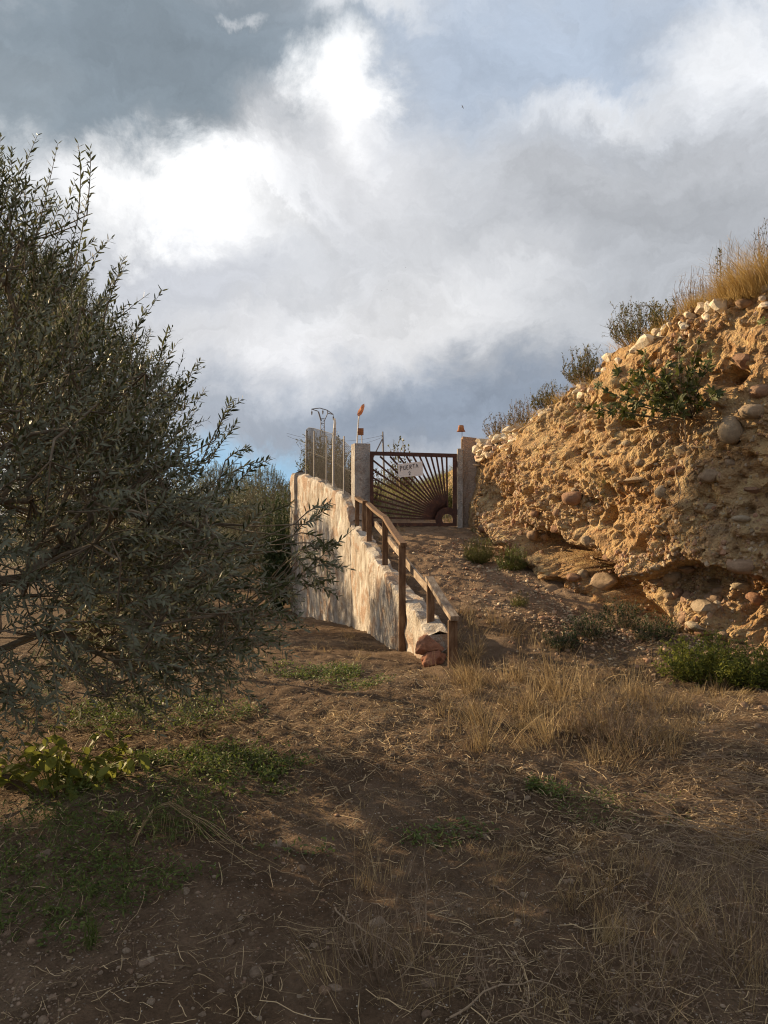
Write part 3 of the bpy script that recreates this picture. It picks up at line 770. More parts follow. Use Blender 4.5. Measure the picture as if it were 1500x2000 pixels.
wall_strip([(-1.80, 17.3, -1.3, 2.46), (-1.93, 17.72, -1.3, 2.44), (-1.9, 19, -1.3, 2.5), (-2.0, 30, -1.3, 2.6)], 0.15, 'end_pier', MAT['plaster'], up_wall)
back_wall = wall_strip([(-1.35, 18.2, 1.5, 2.46), (-.55, 17.2, 1.2, 2.46), (-.45, 16.0, 1.2, 2.45)], 0.08, 'inner_wall', MAT['brownwall'])
tag(back_wall, 'low brown wall seen through the wire fence behind the cream wall', 'wall')

def pillar_mesh(mb, x0, x1, y0, y1, z0, z1, slope=0.0):
    nxs, nzs = 7, 26
    pts = []
    per = [(x, y0) for x in np.linspace(x0, x1, nxs)] + [(x1, y) for y in np.linspace(y0, y1, nxs)[1:]] + [(x, y1) for x in np.linspace(x1, x0, nxs)[1:]] + [(x0, y) for y in np.linspace(y1, y0, nxs)[1:-1]]
    per = np.array(per); cx, cy = (x0 + x1) / 2, (y0 + y1) / 2
    zs = np.linspace(0, 1, nzs); V = []
    for k, t in enumerate(zs):
        zt = z0 + (z1 - z0) * t + slope * (per[:, 0] - cx) * t
        j = 0.012 * fbm(per[:, 0] * 5, per[:, 1] * 5, zt * 5, oct=3, seed=33)
        c = 0.985 if k in (0, nzs - 1) else 1
        V.append(np.stack([cx + (per[:, 0] - cx) * (c + j), cy + (per[:, 1] - cy) * (c + j), zt], -1))
    V = np.stack(V); a, b = V.shape[:2]; ii = np.arange(a * b).reshape(a, b); jj = np.roll(ii, -1, 1)
    mb.add(V.reshape(-1, 3), np.stack([ii[:-1], jj[:-1], jj[1:], ii[1:]], -1).reshape(-1, 4))
    top = V[-1]; c = top.mean(0) + (0, 0, .01)
    mb.add(np.vstack([top, c]), tris=[(k, (k + 1) % b, b) for k in range(b)])
    return mb
pl = pillar_mesh(MB(), -.535, -.262, 13.5, 13.78, .8, 2.76).build('gate_pillar', MAT['pillar'])
_c = Vector((-.4, 13.64, 0)); pl.data.transform(Matrix.Translation(_c) @ Matrix.Rotation(math.radians(15), 4, 'Z') @ Matrix.Translation(-_c))
tag(pl, 'square grey plastered pillar left of the gate with a white sunlit side', 'pillar')
pr = pillar_mesh(MB(), 1.232, 1.315, 13.36, 13.5, 1.0, 2.66).build('gate_post', MAT['pillar'])
tag(pr, 'narrow weathered post the gate hangs on, right of the gate', 'post')
pr2 = pillar_mesh(MB(), 1.328, 1.56, 13.45, 13.8, 1.0, 2.86, -.12).build('gate_pillar', MAT['pinkpillar'])
tag(pr2, 'weathered pinkish pillar with slanting top between the gate and the bank', 'pillar')

GY0 = 13.42
def gq(px, py, dy=0.0): return np.array(P(px, py, GY0 + dy))
gate = thing('metal_gate', 'dark brown metal gate with bars fanning out like sun rays', 'gate', (0, 0, 0))
fr = MB()
xl, xr, zb, ztl, ztr = -.235, 1.225, 1.39, 2.585, 2.545
fr.beam((xl + .03, GY0, zb), (xl + .03, GY0, ztl), .06, .05, up=(0, 1, 0)); fr.build('frame_bar', MAT['iron'], gate)
fr = MB().beam((xr - .035, GY0, zb), (xr - .035, GY0, ztr), .07, .05, up=(0, 1, 0)); hinge_bar = fr.build('frame_bar', MAT['iron'], gate)
fr = MB().beam((xl, GY0 - .002, ztl), (xr, GY0 - .002, ztr), .052, .065); fr.build('frame_bar', MAT['iron'], gate)
fr = MB().beam((xl, GY0 - .003, zb), (xr, GY0 - .003, zb), .052, .05); fr.build('frame_bar', MAT['iron'], gate)
hub = np.array((1.066, GY0, 1.475)); r_in, r_out = .092, .205
mb = MB(); an = np.linspace(math.radians(-72 + 90), math.radians(270 + 5), 40); V = []
for a in an:
    ca, sa = math.cos(a), math.sin(a)
    ro = r_out
    if ca > 0: ro = min(ro, (xr - .07 - hub[0]) / max(ca, 1e-3))
    if sa < 0: ro = min(ro, (hub[2] - zb - .02) / max(-sa, 1e-3))
    ro = max(ro, r_in + .004)
    for (r, dy) in ((r_in, -.012), (ro, -.012), (ro, .012), (r_in, .012)): V.append(hub + np.array((ca * r, dy, sa * r)))
q = []
for k in range(len(an) - 1):
    for c in range(4): q.append((k * 4 + c, k * 4 + (c + 1) % 4, k * 4 + 4 + (c + 1) % 4, k * 4 + 4 + c))
mb.add(np.array(V), q).build('hub_plate', MAT['iron'], gate)
for k in range(20):
    a = math.radians(1.5 + k * 4.62)                     # from the left horizontal round to vertical
    dx, dz = -math.cos(a), math.sin(a)
    tx = (hub[0] - xl - .05) / max(-dx, 1e-4)
    tz = (ztl - .05 - hub[2]) / max(dz, 1e-4)
    t1 = min(tx, tz)
    p0, p1 = hub + np.array((dx, 0, dz)) * (r_out - .03), hub + np.array((dx, 0, dz)) * t1
    if p0[2] < zb + .03: p0[2] = zb + .035
    MB().beam(p0, p1, .030, .022, up=(0, 1, 0)).build('bar', MAT['iron'], gate)
for z in (1.6, 2.4):
    MB().tubes(np.array([(xr + .004, GY0 - .01, z - .05), (xr + .004, GY0 - .01, z + .05)]), np.array((.016, .016)), 8, cap=True).build('hinge', MAT['iron'], hinge_bar)

# sign
sg = thing('sign', 'white hand-lettered board reading PUERTA wired to the gate bars', 'sign', (0, 0, 0))
sc = [P(776.5, 906.5, 13.36), P(824.5, 901, 13.36), P(827, 928.5, 13.36), P(778.5, 932.5, 13.36)]
V = [tuple(p) for p in sc] + [(p.x, p.y + .008, p.z) for p in sc]
MB().add(np.array(V), [(3, 2, 1, 0), (4, 5, 6, 7), (0, 1, 5, 4), (1, 2, 6, 5), (2, 3, 7, 6), (3, 0, 4, 7)]).build('board', MAT['board'], sg)
STROKES = {'P': [[(0, -.25), (.02, 1)], [(0, 1), (.5, .95), (.55, .6), (.02, .5)]], 'U': [[(0, 1), (.05, .05), (.5, 0), (.5, 1.05)]], 'E': [[(.5, 1.05), (0, .9), (.02, 0), (.55, .02)], [(0, .5), (.45, .6)]],
           'R': [[(0, 0), (0, 1)], [(0, 1), (.5, .95), (.5, .6), (0, .5)], [(.1, .5), (.55, 0)]], 'T': [[(-.1, .95), (.7, 1.1)], [(.3, 1.05), (.28, .15)]], 'A': [[(0, .15), (.3, 1.05), (.62, .1)]],
           '2': [[(0, .7), (.2, 1), (.6, .9), (.55, .6), (.1, 0)], [(.1, 0), (.6, .08)]]}
ou = np.array(sc[1] - sc[0]); ov = np.array(sc[0] - sc[3]); oo = np.array(sc[3])
def letter(ch, u, v, w, h):
    ink = MB()
    for st in STROKES[ch]:
        pts = [oo + ou * (u + a * w) + ov * (v + b * h) + np.array((0, -.004, 0)) for a, b in st]
        for a, b in zip(pts[:-1], pts[1:]): ink.beam(a, b, .0085, .002, up=(0, 1, 0))
    ink.build('letter', MAT['ink'], sg)
for k, ch in enumerate('PUERTA'): letter(ch, .10 + k * .127, .52 + .004 * k, .135, .30)
letter('2', .42, .10, .11, .24)

# ornaments on the pillars
orn = thing('metal_ornament', 'rusty box on two legs with an orange flame-shaped blade on a pole, on left pillar', 'ornament', (-.43, 13.62, 2.76))
def loc(p, o): return np.array(p) - np.array(o.location)
D0 = 13.6
def op(px, py, dy=0): return loc(P(px, py, D0 + dy), orn)
MB().tubes(np.array([op(697.5, 866), op(698.5, 845), op(700.5, 818), op(701.5, 812)]), np.full(4, .0115), 7, cap=True).build('pole', MAT['whitepole'], orn)
MB().tubes(np.array([op(707, 866, .02), op(706.5, 845, .02)]), np.full(2, .009), 7, cap=True).build('leg', MAT['pole'], orn)
bx = MB(); c = (op(699.5, 836) + op(710, 848.5)) / 2
for sx in (-1, 1): bx.box(c + np.array((sx * .042, .03, 0)), (.006, .09, .108))
bx.box(c + np.array((0, .076, 0)), (.086, .006, .106)); bx.box(c + np.array((0, -.016, 0)), (.078, .006, .1)); bx.box(c + np.array((0, .03, -.056)), (.09, .096, .006))
bx.build('box', MAT['rust'], orn)
bl = [(699, 813), (697.5, 809), (699.5, 802), (703, 797), (706.5, 791), (711.5, 788), (712, 794), (709.5, 803), (706.5, 809), (702.5, 812)]
V = [op(a, b) for a, b in bl]; n = len(V); cc = np.mean(V, 0) + np.array((0, -.035, 0))
V2 = [v + np.array((0, .012, 0)) for v in V]
MB().add(np.array(V + V2 + [cc, cc + np.array((0, .012, 0))]), [(k, (k + 1) % n, n + (k + 1) % n, n + k) for k in range(n)], [(k, (k + 1) % n, 2 * n) for k in range(n)][::1] + [(n + (k + 1) % n, n + k, 2 * n + 1) for k in range(n)]).build('flame_blade', MAT['orange'], orn)
bell = thing('bell_lamp', 'small rusty bell-shaped lamp shade on a thin rod above the right gate post', 'lamp', (1.3, 13.5, 2.66))
def bp(px, py): return loc(P(px, py, 13.5), bell)
MB().tubes(np.array([bp(902, 881), bp(902.3, 857)]), np.array((.016, .012)), 7, cap=True).build('socket', MAT['iron'], bell)
MB().tubes(np.array([bp(902.3, 858), bp(902.5, 838)]), np.full(2, .005), 6).build('rod', MAT['iron'], bell)
prof = [(.030, .108), (.040, .104), (.046, .07), (.052, .035), (.066, .010), (.072, 0), (.066, .002), (.046, .036), (.040, .09), (.0, .1)]
c0 = bp(900.5, 843); V = []; sd = 18
for r, z in prof:
    for k in range(sd): V.append(c0 + np.array((r * math.cos(k / sd * 6.2832) * 1.05, r * math.sin(k / sd * 6.2832) * .9, z)))
V.append(c0 + np.array((0, 0, .112)))
q = [(a * sd + k, a * sd + (k + 1) % sd, (a + 1) * sd + (k + 1) % sd, (a + 1) * sd + k) for a in range(len(prof) - 1) for k in range(sd)]
MB().add(np.array(V), q, [(k, (k + 1) % sd, len(V) - 1) for k in range(sd)]).build('shade', MAT['rust'], bell, smooth=True)

# wire fence on the upper wall
fence = thing('wire_fence', 'wire mesh fence on thin metal posts along the top of the cream wall', 'fence', (0, 0, 0))
fposts = [(671.5, 852, 14.05), (637.5, 852, 15.2), (613.5, 842, 16.3), (598, 842, 17.2)]
def wall_top(y): return float(np.interp(y, [13.42, 14.2, 15.6, 17.35], [1.86, 1.93, 2.2, 2.42]))
for px, py, D in fposts:
    p = P(px, py, D)
    MB().tubes(np.array([(p.x, D, wall_top(D) - .15), (p.x + .004, D, p.z)]), np.full(2, .014), 7, cap=True).build('post', MAT['pole'], fence)
fpath = [P(685, 873, 13.75), P(671.5, 861, 14.08), P(652, 848, 14.8), P(637, 843, 15.23), P(613, 836, 16.33), P(603, 835, 17.0), P(598, 839, 17.25), P(601, 842, 18.0)]
L = np.concatenate([[0], np.cumsum([math.hypot(b.x - a.x, b.y - a.y) for a, b in zip(fpath[:-1], fpath[1:])])])
ss = np.arange(0, L[-1], .055)
fx = np.interp(ss, L, [p.x for p in fpath]); fy = np.interp(ss, L, [p.y for p in fpath]); fz = np.interp(ss, L, [p.z for p in fpath])
fb = np.array([wall_top(y) - .02 for y in fy])
wm = MB(); rows = 24; pts = []
for sgn in (1, -1):
    for k in range(-rows, len(ss)):
        line = []
        for j in range(0, rows + 1, 2):
            i = k + (j if sgn > 0 else rows - j)
            if 0 <= i < len(ss):
                zz = fb[i] + (fz[i] - fb[i]) * j / rows
                line.append((fx[i], fy[i], zz))
        if len(line) >= 2:
            line = np.array(line)
            wm.tubes(line, np.full(len(line), .0027), 3)
for t in (0, .5, 1.0):
    wm.tubes(np.stack([fx, fy, fb + (fz - fb) * t], -1), np.full(len(ss), .0026), 3)
tag(wm.build('mesh_panel', MAT['wire'], fence), kind='stuff')
tp = thing('tall_pole', 'tall whitish pole with a bent tip standing among the fence posts', 'pole', (P(651, 900, 14.75).x, 14.75, 2.0))
MB().tubes(np.array([loc(P(a, b, 14.75), tp) for a, b in [(651, 950), (651.3, 900), (652, 860), (653.3, 840), (654.3, 826), (653.5, 817)]]), np.array((.021, .021, .021, .024, .022, .014)), 8, cap=True).build('shaft', MAT['whitepole'], tp)
MB().tubes(np.array([loc(P(a, b, 14.745), tp) for a, b in [(652.8, 850), (653.6, 836)]]), np.full(2, .028), 8, cap=True).build('sleeve', MAT['pole'], tp)

# ------------------------------------------------------------------ wooden railing
rail = thing('wooden_railing', 'old brown wooden railing of posts and planks going up the ramp wall', 'railing', (0, 0, 0))
def post(px, ptop, D, zbot, w, mat='wood', dxy=(0, 0), lean=0.0):
    p = P(px, ptop, D)
    a = np.array((p.x + dxy[0] + lean, D + dxy[1], zbot)); b = np.array((p.x + dxy[0], D + dxy[1], p.z))
    MB().beam(a, b, w, w * .8, up=(0, 1, 0), bev=.006).build('post', MAT[mat], rail)
def plank(a, b, w, h, mat='wood', twist=0.0):
    a, b = np.array(a), np.array(b)
    n = 7; mbp = MB()
    d = b - a; sd = norm(np.cross(d, (0, 0, 1))); up = norm(np.cross(sd, d))
    V = []
    for k in range(n):
        t = k / (n - 1); c = a + d * t - up * 0.012 * math.sin(math.pi * t) * 1.0
        tw = twist * t; s2 = sd * math.cos(tw) + up * math.sin(tw); u2 = up * math.cos(tw) - sd * math.sin(tw)
        for (x, z) in ((-1, -1), (1, -1), (1, 1), (-1, 1)): V.append(c + s2 * x * w / 2 + u2 * z * h / 2)
    q = [(k * 4 + c, k * 4 + (c + 1) % 4, k * 4 + 4 + (c + 1) % 4, k * 4 + 4 + c) for k in range(n - 1) for c in range(4)] + [(3, 2, 1, 0), (n * 4 - 4, n * 4 - 3, n * 4 - 2, n * 4 - 1)]
    mbp.add(np.array(V), q).build('rail', MAT[mat], rail)
post(697.5, 974, 13.28, 1.30, .07); post(711.5, 981, 12.85, 1.2, .07); post(721, 989, 12.2, 1.08, .078, 'wood')
post(752, 1012, 10.85, .80, .078); post(785.5, 1064, 8.95, -.12, .078, 'wood')
post(841, 1132, 8.22, .28, .078); post(884, 1211, 7.36, .02, .085, 'wood')
plank(P(697, 972, 13.3), P(713, 981, 12.8), .085, .04)
plank(P(719, 984, 12.35), P(753, 1012, 10.8), .075, .04)
plank(P(752, 1011, 10.86), P(788, 1064, 8.9), .075, .04)
plank(P(838, 1129, 8.3), P(888, 1208, 7.28), .08, .045, 'woodgrey')
lo = lambda px, py, D: np.array(P(px, py, D)) + np.array((.05, 0, 0))
plank(lo(727, 1023, 12.1), lo(753, 1052, 10.8), .03, .085, 'woodgrey')
plank(lo(752, 1053, 10.78), lo(783, 1091, 9.2), .03, .075, 'woodgrey')
plank(lo(783, 1094, 9.18), lo(834, 1156, 8.26), .03, .085, 'woodgrey')

# boulders at the foot of the wall
b1 = stone_mesh('boulder', MAT['redrock'], 301, 4, .6, .3, 9)
p = P(836, 1253, 7.75); o = place('boulder', b1, (p.x, p.y, .30), (.19, .16, .16), rot=(.05, .05, .1))
tag(o, 'flat-topped reddish sandstone block at the low end of the ramp wall', 'rock')
b2 = stone_mesh('boulder', MAT['redrock'], 317, 4, .8, .34, 6)
p = gp(842, 1300); o = place('boulder', b2, (p.x, p.y + .05, p.z + .05), (.14, .12, .13), rot=(.1, -.1, .7))
tag(o, 'smaller rounded red rock lying just below the sandstone block', 'rock')

# ================================================================== distant pole, pylon, wires
py = thing('electricity_pylon', 'slim lattice electricity pylon with a forked head behind the wire fence', 'pylon', (P(630, 1000, 70).x, 70, -.6))
def pp(px, pyy, dy=0): return loc(P(px, pyy, 70 + dy), py)
ms = MB()
for dx in (-1, 1):
    for dy in (-.16, .16):
        ms.tubes(np.array([pp(630 + dx * 5.5, 1040, dy), pp(630 + dx * 3.3, 822, dy)]), np.full(2, .035), 4)
for k in range(34):
    y0 = 1035 - k * 6.3; w = 5.4 - 2.1 * k / 34
    sgn = 1 if k % 2 else -1
    for dy in (-.16, .16): ms.tubes(np.array([pp(630 - sgn * w, y0, dy), pp(630 + sgn * w, y0 - 6.3, dy)]), np.full(2, .022), 3)
    if k % 2: ms.tubes(np.array([pp(630 - w, y0, -.16), pp(630 + w, y0, -.16)]), np.full(2, .03), 3)
ms.build('mast', MAT['steel'], py)
hd = MB()
for a, b in [((626.5, 822), (621, 803)), ((621, 803), (608.5, 799)), ((633.5, 822), (640, 807)), ((640, 807), (638.5, 801)), ((608.5, 799), (616, 798)), ((616, 798), (625, 797)), ((625, 797), (638.5, 801)),
             ((638.5, 801), (651, 809.5)), ((640, 807), (651, 809.5)), ((628, 822), (622.5, 804)), ((626, 818), (634, 818))]:
    hd.tubes(np.array([pp(*a), pp(*b)]), np.full(2, .04), 5)
head = hd.build('head', MAT['steel'], py)
for a in ((609, 800), (630.5, 798.5), (651, 810)):
    MB().tubes(np.array([pp(a[0], a[1]), pp(a[0], a[1] + 3), pp(a[0], a[1] + 4), pp(a[0], a[1] + 8), pp(a[0], a[1] + 11)]), np.array((.02, .02, .075, .06, .03)), 7).build('insulator', MAT['steel'], head)
up = thing('utility_pole', 'leaning dark utility pole with a slanted brace seen above the gate', 'pole', (P(748, 1000, 60).x, 60, 0))
def uq(px, pyy): return loc(P(px, pyy, 60), up)
shaft = MB().tubes(np.array([uq(751, 960), uq(747.5, 843)]), np.array((.1, .055)), 7, cap=True).build('shaft', MAT['steel'], up)
MB().tubes(np.array([uq(729, 893), uq(747, 857)]), np.full(2, .05), 6).build('brace', MAT['steel'], up)
MB().beam(uq(743.5, 851.5), uq(748, 851), .06, .06).build('crossarm', MAT['steel'], shaft)
def wire(name, label, a, b, sag, D, r=.009):
    a, b = np.array(P(*a, D)), np.array(P(*b, D)); t = np.linspace(0, 1, 24)[:, None]
    pts = a + (b - a) * t - np.array((0, 0, 1)) * sag * 4 * t * (1 - t)
    tag(MB().tubes(pts, np.full(24, r), 4).build(name, MAT['steel']), label, 'cable')
wire('power_cable', 'thin overhead cable running from the utility pole to the left, upper one', (744, 851), (560, 846), .5, 60.0)
wire('power_cable', 'thin overhead cable just below the upper one, behind the left ornament', (747, 854), (560, 851), .8, 60.2)

# ================================================================== plants
def branch_tree(nodes_xyz, root_pts, r_tip=.004, r_max=.12, expo=2.3):
    """join points to the nearest point nearer the trunk; returns parents and pipe-model radii"""
    pts = np.vstack([root_pts, nodes_xyz]); nr = len(root_pts)
    base_d = np.linalg.norm(pts - root_pts[-1], axis=1)
    order = np.argsort(base_d[nr:]) + nr
    par = np.full(len(pts), -1); par[1:nr] = np.arange(nr - 1)
    path = np.zeros(len(pts))
    placed = list(range(nr)); P_ = [pts[i] for i in placed]; arr = np.empty((len(pts), 3)); arr[:nr] = root_pts; cnt = nr; ids = np.empty(len(pts), int); ids[:nr] = np.arange(nr)
    pl = np.zeros(len(pts))
    for i in order:
        d = np.linalg.norm(arr[:cnt] - pts[i], axis=1)
        low = np.where(arr[:cnt, 2] > pts[i][2] + .25, .4, 0)
        k = int(np.argmin(d + .35 * pl[:cnt] + low))
        par[i] = ids[k]; arr[cnt] = pts[i]; ids[cnt] = i; pl[cnt] = pl[k] + d[k]; cnt += 1
    load = np.zeros(len(pts)); load[nr:] = r_tip ** expo
    for i in order[::-1]: load[par[i]] += load[i]
    for i in range(nr - 1, 0, -1): load[par[i]] += load[i]
    rad = np.minimum(np.maximum(load, r_tip ** expo) ** (1 / expo), r_max)
    return pts, par, rad
def make_olive(name, seed, zs, Rs, height, ntwig=2300, nlimb=420, squash=(1, .8), trunk_r=.11, leaf=.062, top_shoots=34, extra=None, cut=None):
    """meshes of one olive tree standing at the origin: trunk, branches, crown"""
    r = np.random.default_rng(seed)
    def sample(n, lo=.35):
        z = r.uniform(zs[0], zs[-1], n * 3); R = np.interp(z, zs, Rs)
        keep = r.random(len(z)) < (R / max(Rs)) ** 1.4 + .06
        z, R = z[keep][:n], R[keep][:n]
        a = r.uniform(0, 2 * np.pi, len(z)); lump = 1 + .2 * fbm(np.cos(a) * 1.6 + 5, np.sin(a) * 1.6, z * 1.1, oct=2, seed=seed)
        rr = R * (lo + (1 - lo) * r.random(len(z)) ** .55) * lump
        return np.stack([np.cos(a) * rr * squash[0], np.sin(a) * rr * squash[1], z], -1)
    limbs = sample(nlimb, .1)
    trunk = np.array([(0, 0, -.25), (.02, .01, .2), (-.02, .02, .55), (.0, .0, .85), (.03, 0, 1.15)])
    tips = sample(ntwig)
    if cut is not None: tips = tips[~cut(tips)]; limbs = limbs[~cut(limbs)]
    sh_a = r.uniform(0, 6.28, top_shoots)
    pts, par, rad = branch_tree(limbs, trunk, .006, trunk_r)
    br = MB(); tr = MB()
    tpath = trunk[:4]
    tr.tubes(tpath, np.array((trunk_r * 1.5, trunk_r * 1.15, trunk_r, trunk_r * .95)), 12)
    for i in range(4, len(pts)):
        a, b = pts[par[i]], pts[i]
        mid = (a + b) / 2 + r.normal(0, .05, 3) * np.linalg.norm(b - a)
        ra = min(rad[par[i]], rad[i] * 1.5)
        br.tubes(np.array([a, mid, b]), np.array((ra, (ra + rad[i]) / 2, rad[i])), 6)
    # twigs: from the nearest limb node out to the crown, carrying leaf pairs
    lk = kdtree.KDTree(len(pts))
    for i, q in enumerate(pts): lk.insert(q, i)
    lk.balance()
    axis_pt = np.stack([tips[:, 0] * .25, tips[:, 1] * .25, tips[:, 2] * .75 + .1], -1)
    out = norm(tips - axis_pt)
    hz = np.interp(tips[:, 2], [0, zs[-1] * .35, zs[-1]], [-.55, .25, 1.15])
    dirn = norm(out + np.stack([0 * hz, 0 * hz, hz], -1) + r.normal(0, .35, tips.shape))
    ln = r.uniform(.32, .62, len(tips))
    # shoots at the top stand up straight
    kk = 7; t = np.linspace(0, 1, kk)[None, :, None]
    droop = np.where(tips[:, 2] < zs[-1] * .45, r.uniform(.1, .4, len(tips)), r.uniform(-.15, .12, len(tips)))
    tw = tips[:, None] - dirn[:, None] * ln[:, None, None] * .4 + dirn[:, None] * ln[:, None, None] * t - np.array((0, 0, 1.0)) * (droop * ln)[:, None, None] * t ** 2
    # long sprouts
    ns_ = top_shoots
    zi = r.uniform(zs[-1] * .22, zs[-1] * .98, ns_); Ri = np.interp(zi, zs, Rs) * r.uniform(.5, 1.0, ns_)
    sp = np.stack([np.cos(sh_a) * Ri * squash[0], np.sin(sh_a) * Ri * squash[1], zi], -1)
    so_ = np.interp(zi, [0, zs[-1] * .3, zs[-1]], [1.6, 1.0, .25]); sd = norm(np.stack([np.cos(sh_a) * so_, np.sin(sh_a) * so_, np.ones(ns_) * np.interp(zi, [0, zs[-1] * .35], [.1, 1])], -1) + r.normal(0, .16, (ns_, 3)))
    sl = r.uniform(.35, .68, ns_)
    stw = sp[:, None] + sd[:, None] * sl[:, None, None] * t + r.normal(0, .05, (ns_, 1, 3)) * t ** 2
    if extra is not None:
        ea, eb = np.array([q[0] for q in extra], float), np.array([q[1] for q in extra], float)
        ex = ea[:, None] + (eb - ea)[:, None] * t + r.normal(0, .05, (len(ea), 1, 3)) * t ** 2 + np.array((0, 0, .10)) * np.sin(t * np.pi) * np.linalg.norm(eb - ea, axis=1)[:, None, None]
        stw = np.concatenate([stw, ex]); sl = np.concatenate([sl, np.linalg.norm(eb - ea, axis=1)])
    alltw = np.concatenate([tw, stw]); alln = np.concatenate([ln, sl])
    stem_r = np.linspace(.0042, .0013, kk)[None] * np.where(np.arange(len(alltw)) < len(tw), 1, 1.25)[:, None]
    br.tubes(alltw, stem_r, 3)
    jp = []
    for q in alltw[:, 0]:
        co, i, d = lk.find(q); jp.append(np.array([np.array(co), (np.array(co) + q) / 2 - (0, 0, .03 * d), q]))
    br.tubes(np.array(jp), np.broadcast_to(np.array((.006, .005, .0042)), (len(jp), 3)), 3)
    npair = 18
    cr = MB()
    tl = np.linspace(.12, 1.0, npair)
    seg = tl * (kk - 1); i0 = np.minimum(seg.astype(int), kk - 2); f = (seg - i0)[None, :, None]
    pos = alltw[:, i0] * (1 - f) + alltw[:, i0 + 1] * f
    ax = norm(alltw[:, i0 + 1] - alltw[:, i0])
    rv = norm(np.cross(ax, r.normal(size=(len(alltw), 1, 3)) + ax * .01))
    turn = (np.arange(npair) % 2)[None, :, None]
    rv2 = np.cross(ax, rv)
    side = np.where(turn == 0, rv, rv2)
    for sg_ in (-1, 1):
        keep = r.random(pos.shape[:2]) < .9
        d = norm(ax * r.uniform(.7, 1.3, pos.shape[:2] + (1,)) + side * sg_ + r.normal(0, .22, pos.shape))
        lk_ = leaf * r.uniform(.65, 1.15, pos.shape[:2]); lk_ = lk_ * (1 - .35 * (np.abs(tl - .5) * 2)[None] ** 3)
        upv = ax + r.normal(0, .5, pos.shape) + np.array((0, 0, .5))
        cr.leaves(pos[keep], d[keep], upv[keep], lk_[keep], lk_[keep] * r.uniform(.21, .28, keep.sum()), r.uniform(-.05, .22, keep.sum()), np.clip(r.normal(.5, .25, keep.sum()), 0, 1))
    return tr.mesh(name + '_trunk', MAT['bark'], True), br.mesh(name + '_branches', MAT['twig'], True), cr.mesh(name + '_crown', MAT['olive'])
def put_tree(meshes, label, loc_, rz=0, sc=1.0, group='olive trees'):
    t = thing('olive_tree', label, 'tree', loc_, group, rz); t.scale = (sc,) * 3 if np.ndim(sc) == 0 else sc
    link('trunk', meshes[0], t); link('branches', meshes[1], t)
    tag(link('crown', meshes[2], t), kind='stuff')
    return t
zsA = np.array([.45, .72, 1.05, 1.42, 1.9, 2.25, 2.75, 3.0, 3.35, 3.65]); RsA = np.array([1.95, 2.25, 2.4, 2.32, 2.0, 1.75, 1.25, 1.05, .9, .55])
AX, AY = -3.0, 5.1                                                  # foot of the large olive
def al(px, py, D):
    q = P(px, py, D); return (q.x - AX, q.y - AY, q.z - .1)
EXTRA = []
for k in range(17):                                                 # the sprays reaching out in front of the wall
    a_ = rng.uniform(0, 1); D_ = rng.uniform(5.0, 5.5)
    p0 = (rng.uniform(540, 610), rng.uniform(1010, 1150)); L_ = rng.uniform(45, 100); an_ = rng.normal(.15, .55)
    EXTRA.append((al(*p0, D_), al(p0[0] + L_ * math.cos(an_), p0[1] - L_ * math.sin(an_), D_ + rng.normal(0, .1))))
for p0, p1 in [((395, 900), (470, 770)), ((430, 940), (525, 900)), ((440, 900), (495, 870)), ((420, 860), (462, 765)), ((360, 800), (368, 690)), ((340, 780), (380, 720)), ((170, 420), (190, 275)), ((150, 440), (178, 300)), ((200, 640), (240, 510)), ((255, 720), (270, 600)), ((450, 960), (500, 910)), ((300, 760), (330, 650))]:
    EXTRA.append((al(*p0, 5.3), al(*p1, 5.35)))
olA = make_olive('olive_a', 21, zsA, RsA, 4.9, ntwig=2700, nlimb=420, squash=(1, .55), trunk_r=.05, leaf=.066, top_shoots=95, extra=EXTRA, cut=lambda q: (q[:, 2] < 1.35) & (q[:, 1] > .0) & (q[:, 0] < .75) | (q[:, 2] > 2.1) & (_hash(q[:, 0] * 977, q[:, 1] * 991, q[:, 2] * 983, 3) < .25))
zsB = np.array([.7, 1.0, 1.5, 2.1, 2.8, 3.5, 4.1, 4.6]); RsB = np.array([1.1, 1.7, 2.1, 2.2, 2.0, 1.5, .9, .3])
olB = make_olive('olive_b', 22, zsB, RsB, 4.6, ntwig=2300, nlimb=300, squash=(1, 1), trunk_r=.08, leaf=.07)
def gz(x, y): return float(ground_z(x, y, False))
zsC = np.array([2.0, 2.3, 2.7, 3.1, 3.5]); RsC = np.array([.6, 1.0, 1.1, .8, .3])
olC = make_olive('olive_c', 23, zsC, RsC, 3.0, ntwig=650, nlimb=120, squash=(1, .8), trunk_r=.06, leaf=.062, top_shoots=14)
put_tree(olA, 'large bushy olive tree filling the left side, its branches sweeping low', (AX, AY, .1), 0.0)
put_tree(olC, 'slim olive with a pale sunlit trunk under the foreground crown', (-3.15, 8.1, gz(-3.15, 8.1)), 1.0)
put_tree(olB, 'unseen olive tree past the left edge, shading the foreground', (-5.5, 4.4, gz(-5.5, 4.4)), 1.3, 1.0)  # out of view, placed for the shade it casts on the foreground
zsD = np.array([4.15, 4.45, 4.95, 5.55, 5.95]); RsD = np.array([.7, 1.2, 1.4, 1.2, .5])
olD = make_olive('olive_d', 24, zsD, RsD, 5.3, ntwig=1300, nlimb=120, squash=(1, 1), trunk_r=.06, leaf=.08, top_shoots=10)
put_tree(olD, 'tall thin-stemmed olive behind the middle of the foreground crown', (-6.0, 12.4, gz(-6.0, 12.4)), 4.0)
put_tree(olB, 'small round olive behind the foreground crown, nearer the cream wall', (-3.6, 12.3, gz(-3.6, 12.3)), 2.9, (.62, .55, .5))
put_tree(olB, 'olive tree half hidden between the foreground olive and the cream wall', (-3.2, 21.5, gz(-3.2, 21.5)), 2.2, .72)
put_tree(olB, 'distant olive showing low against blue sky right of the foreground olive', (-5.0, 24.5, gz(-5.0, 24)), .4, .78)
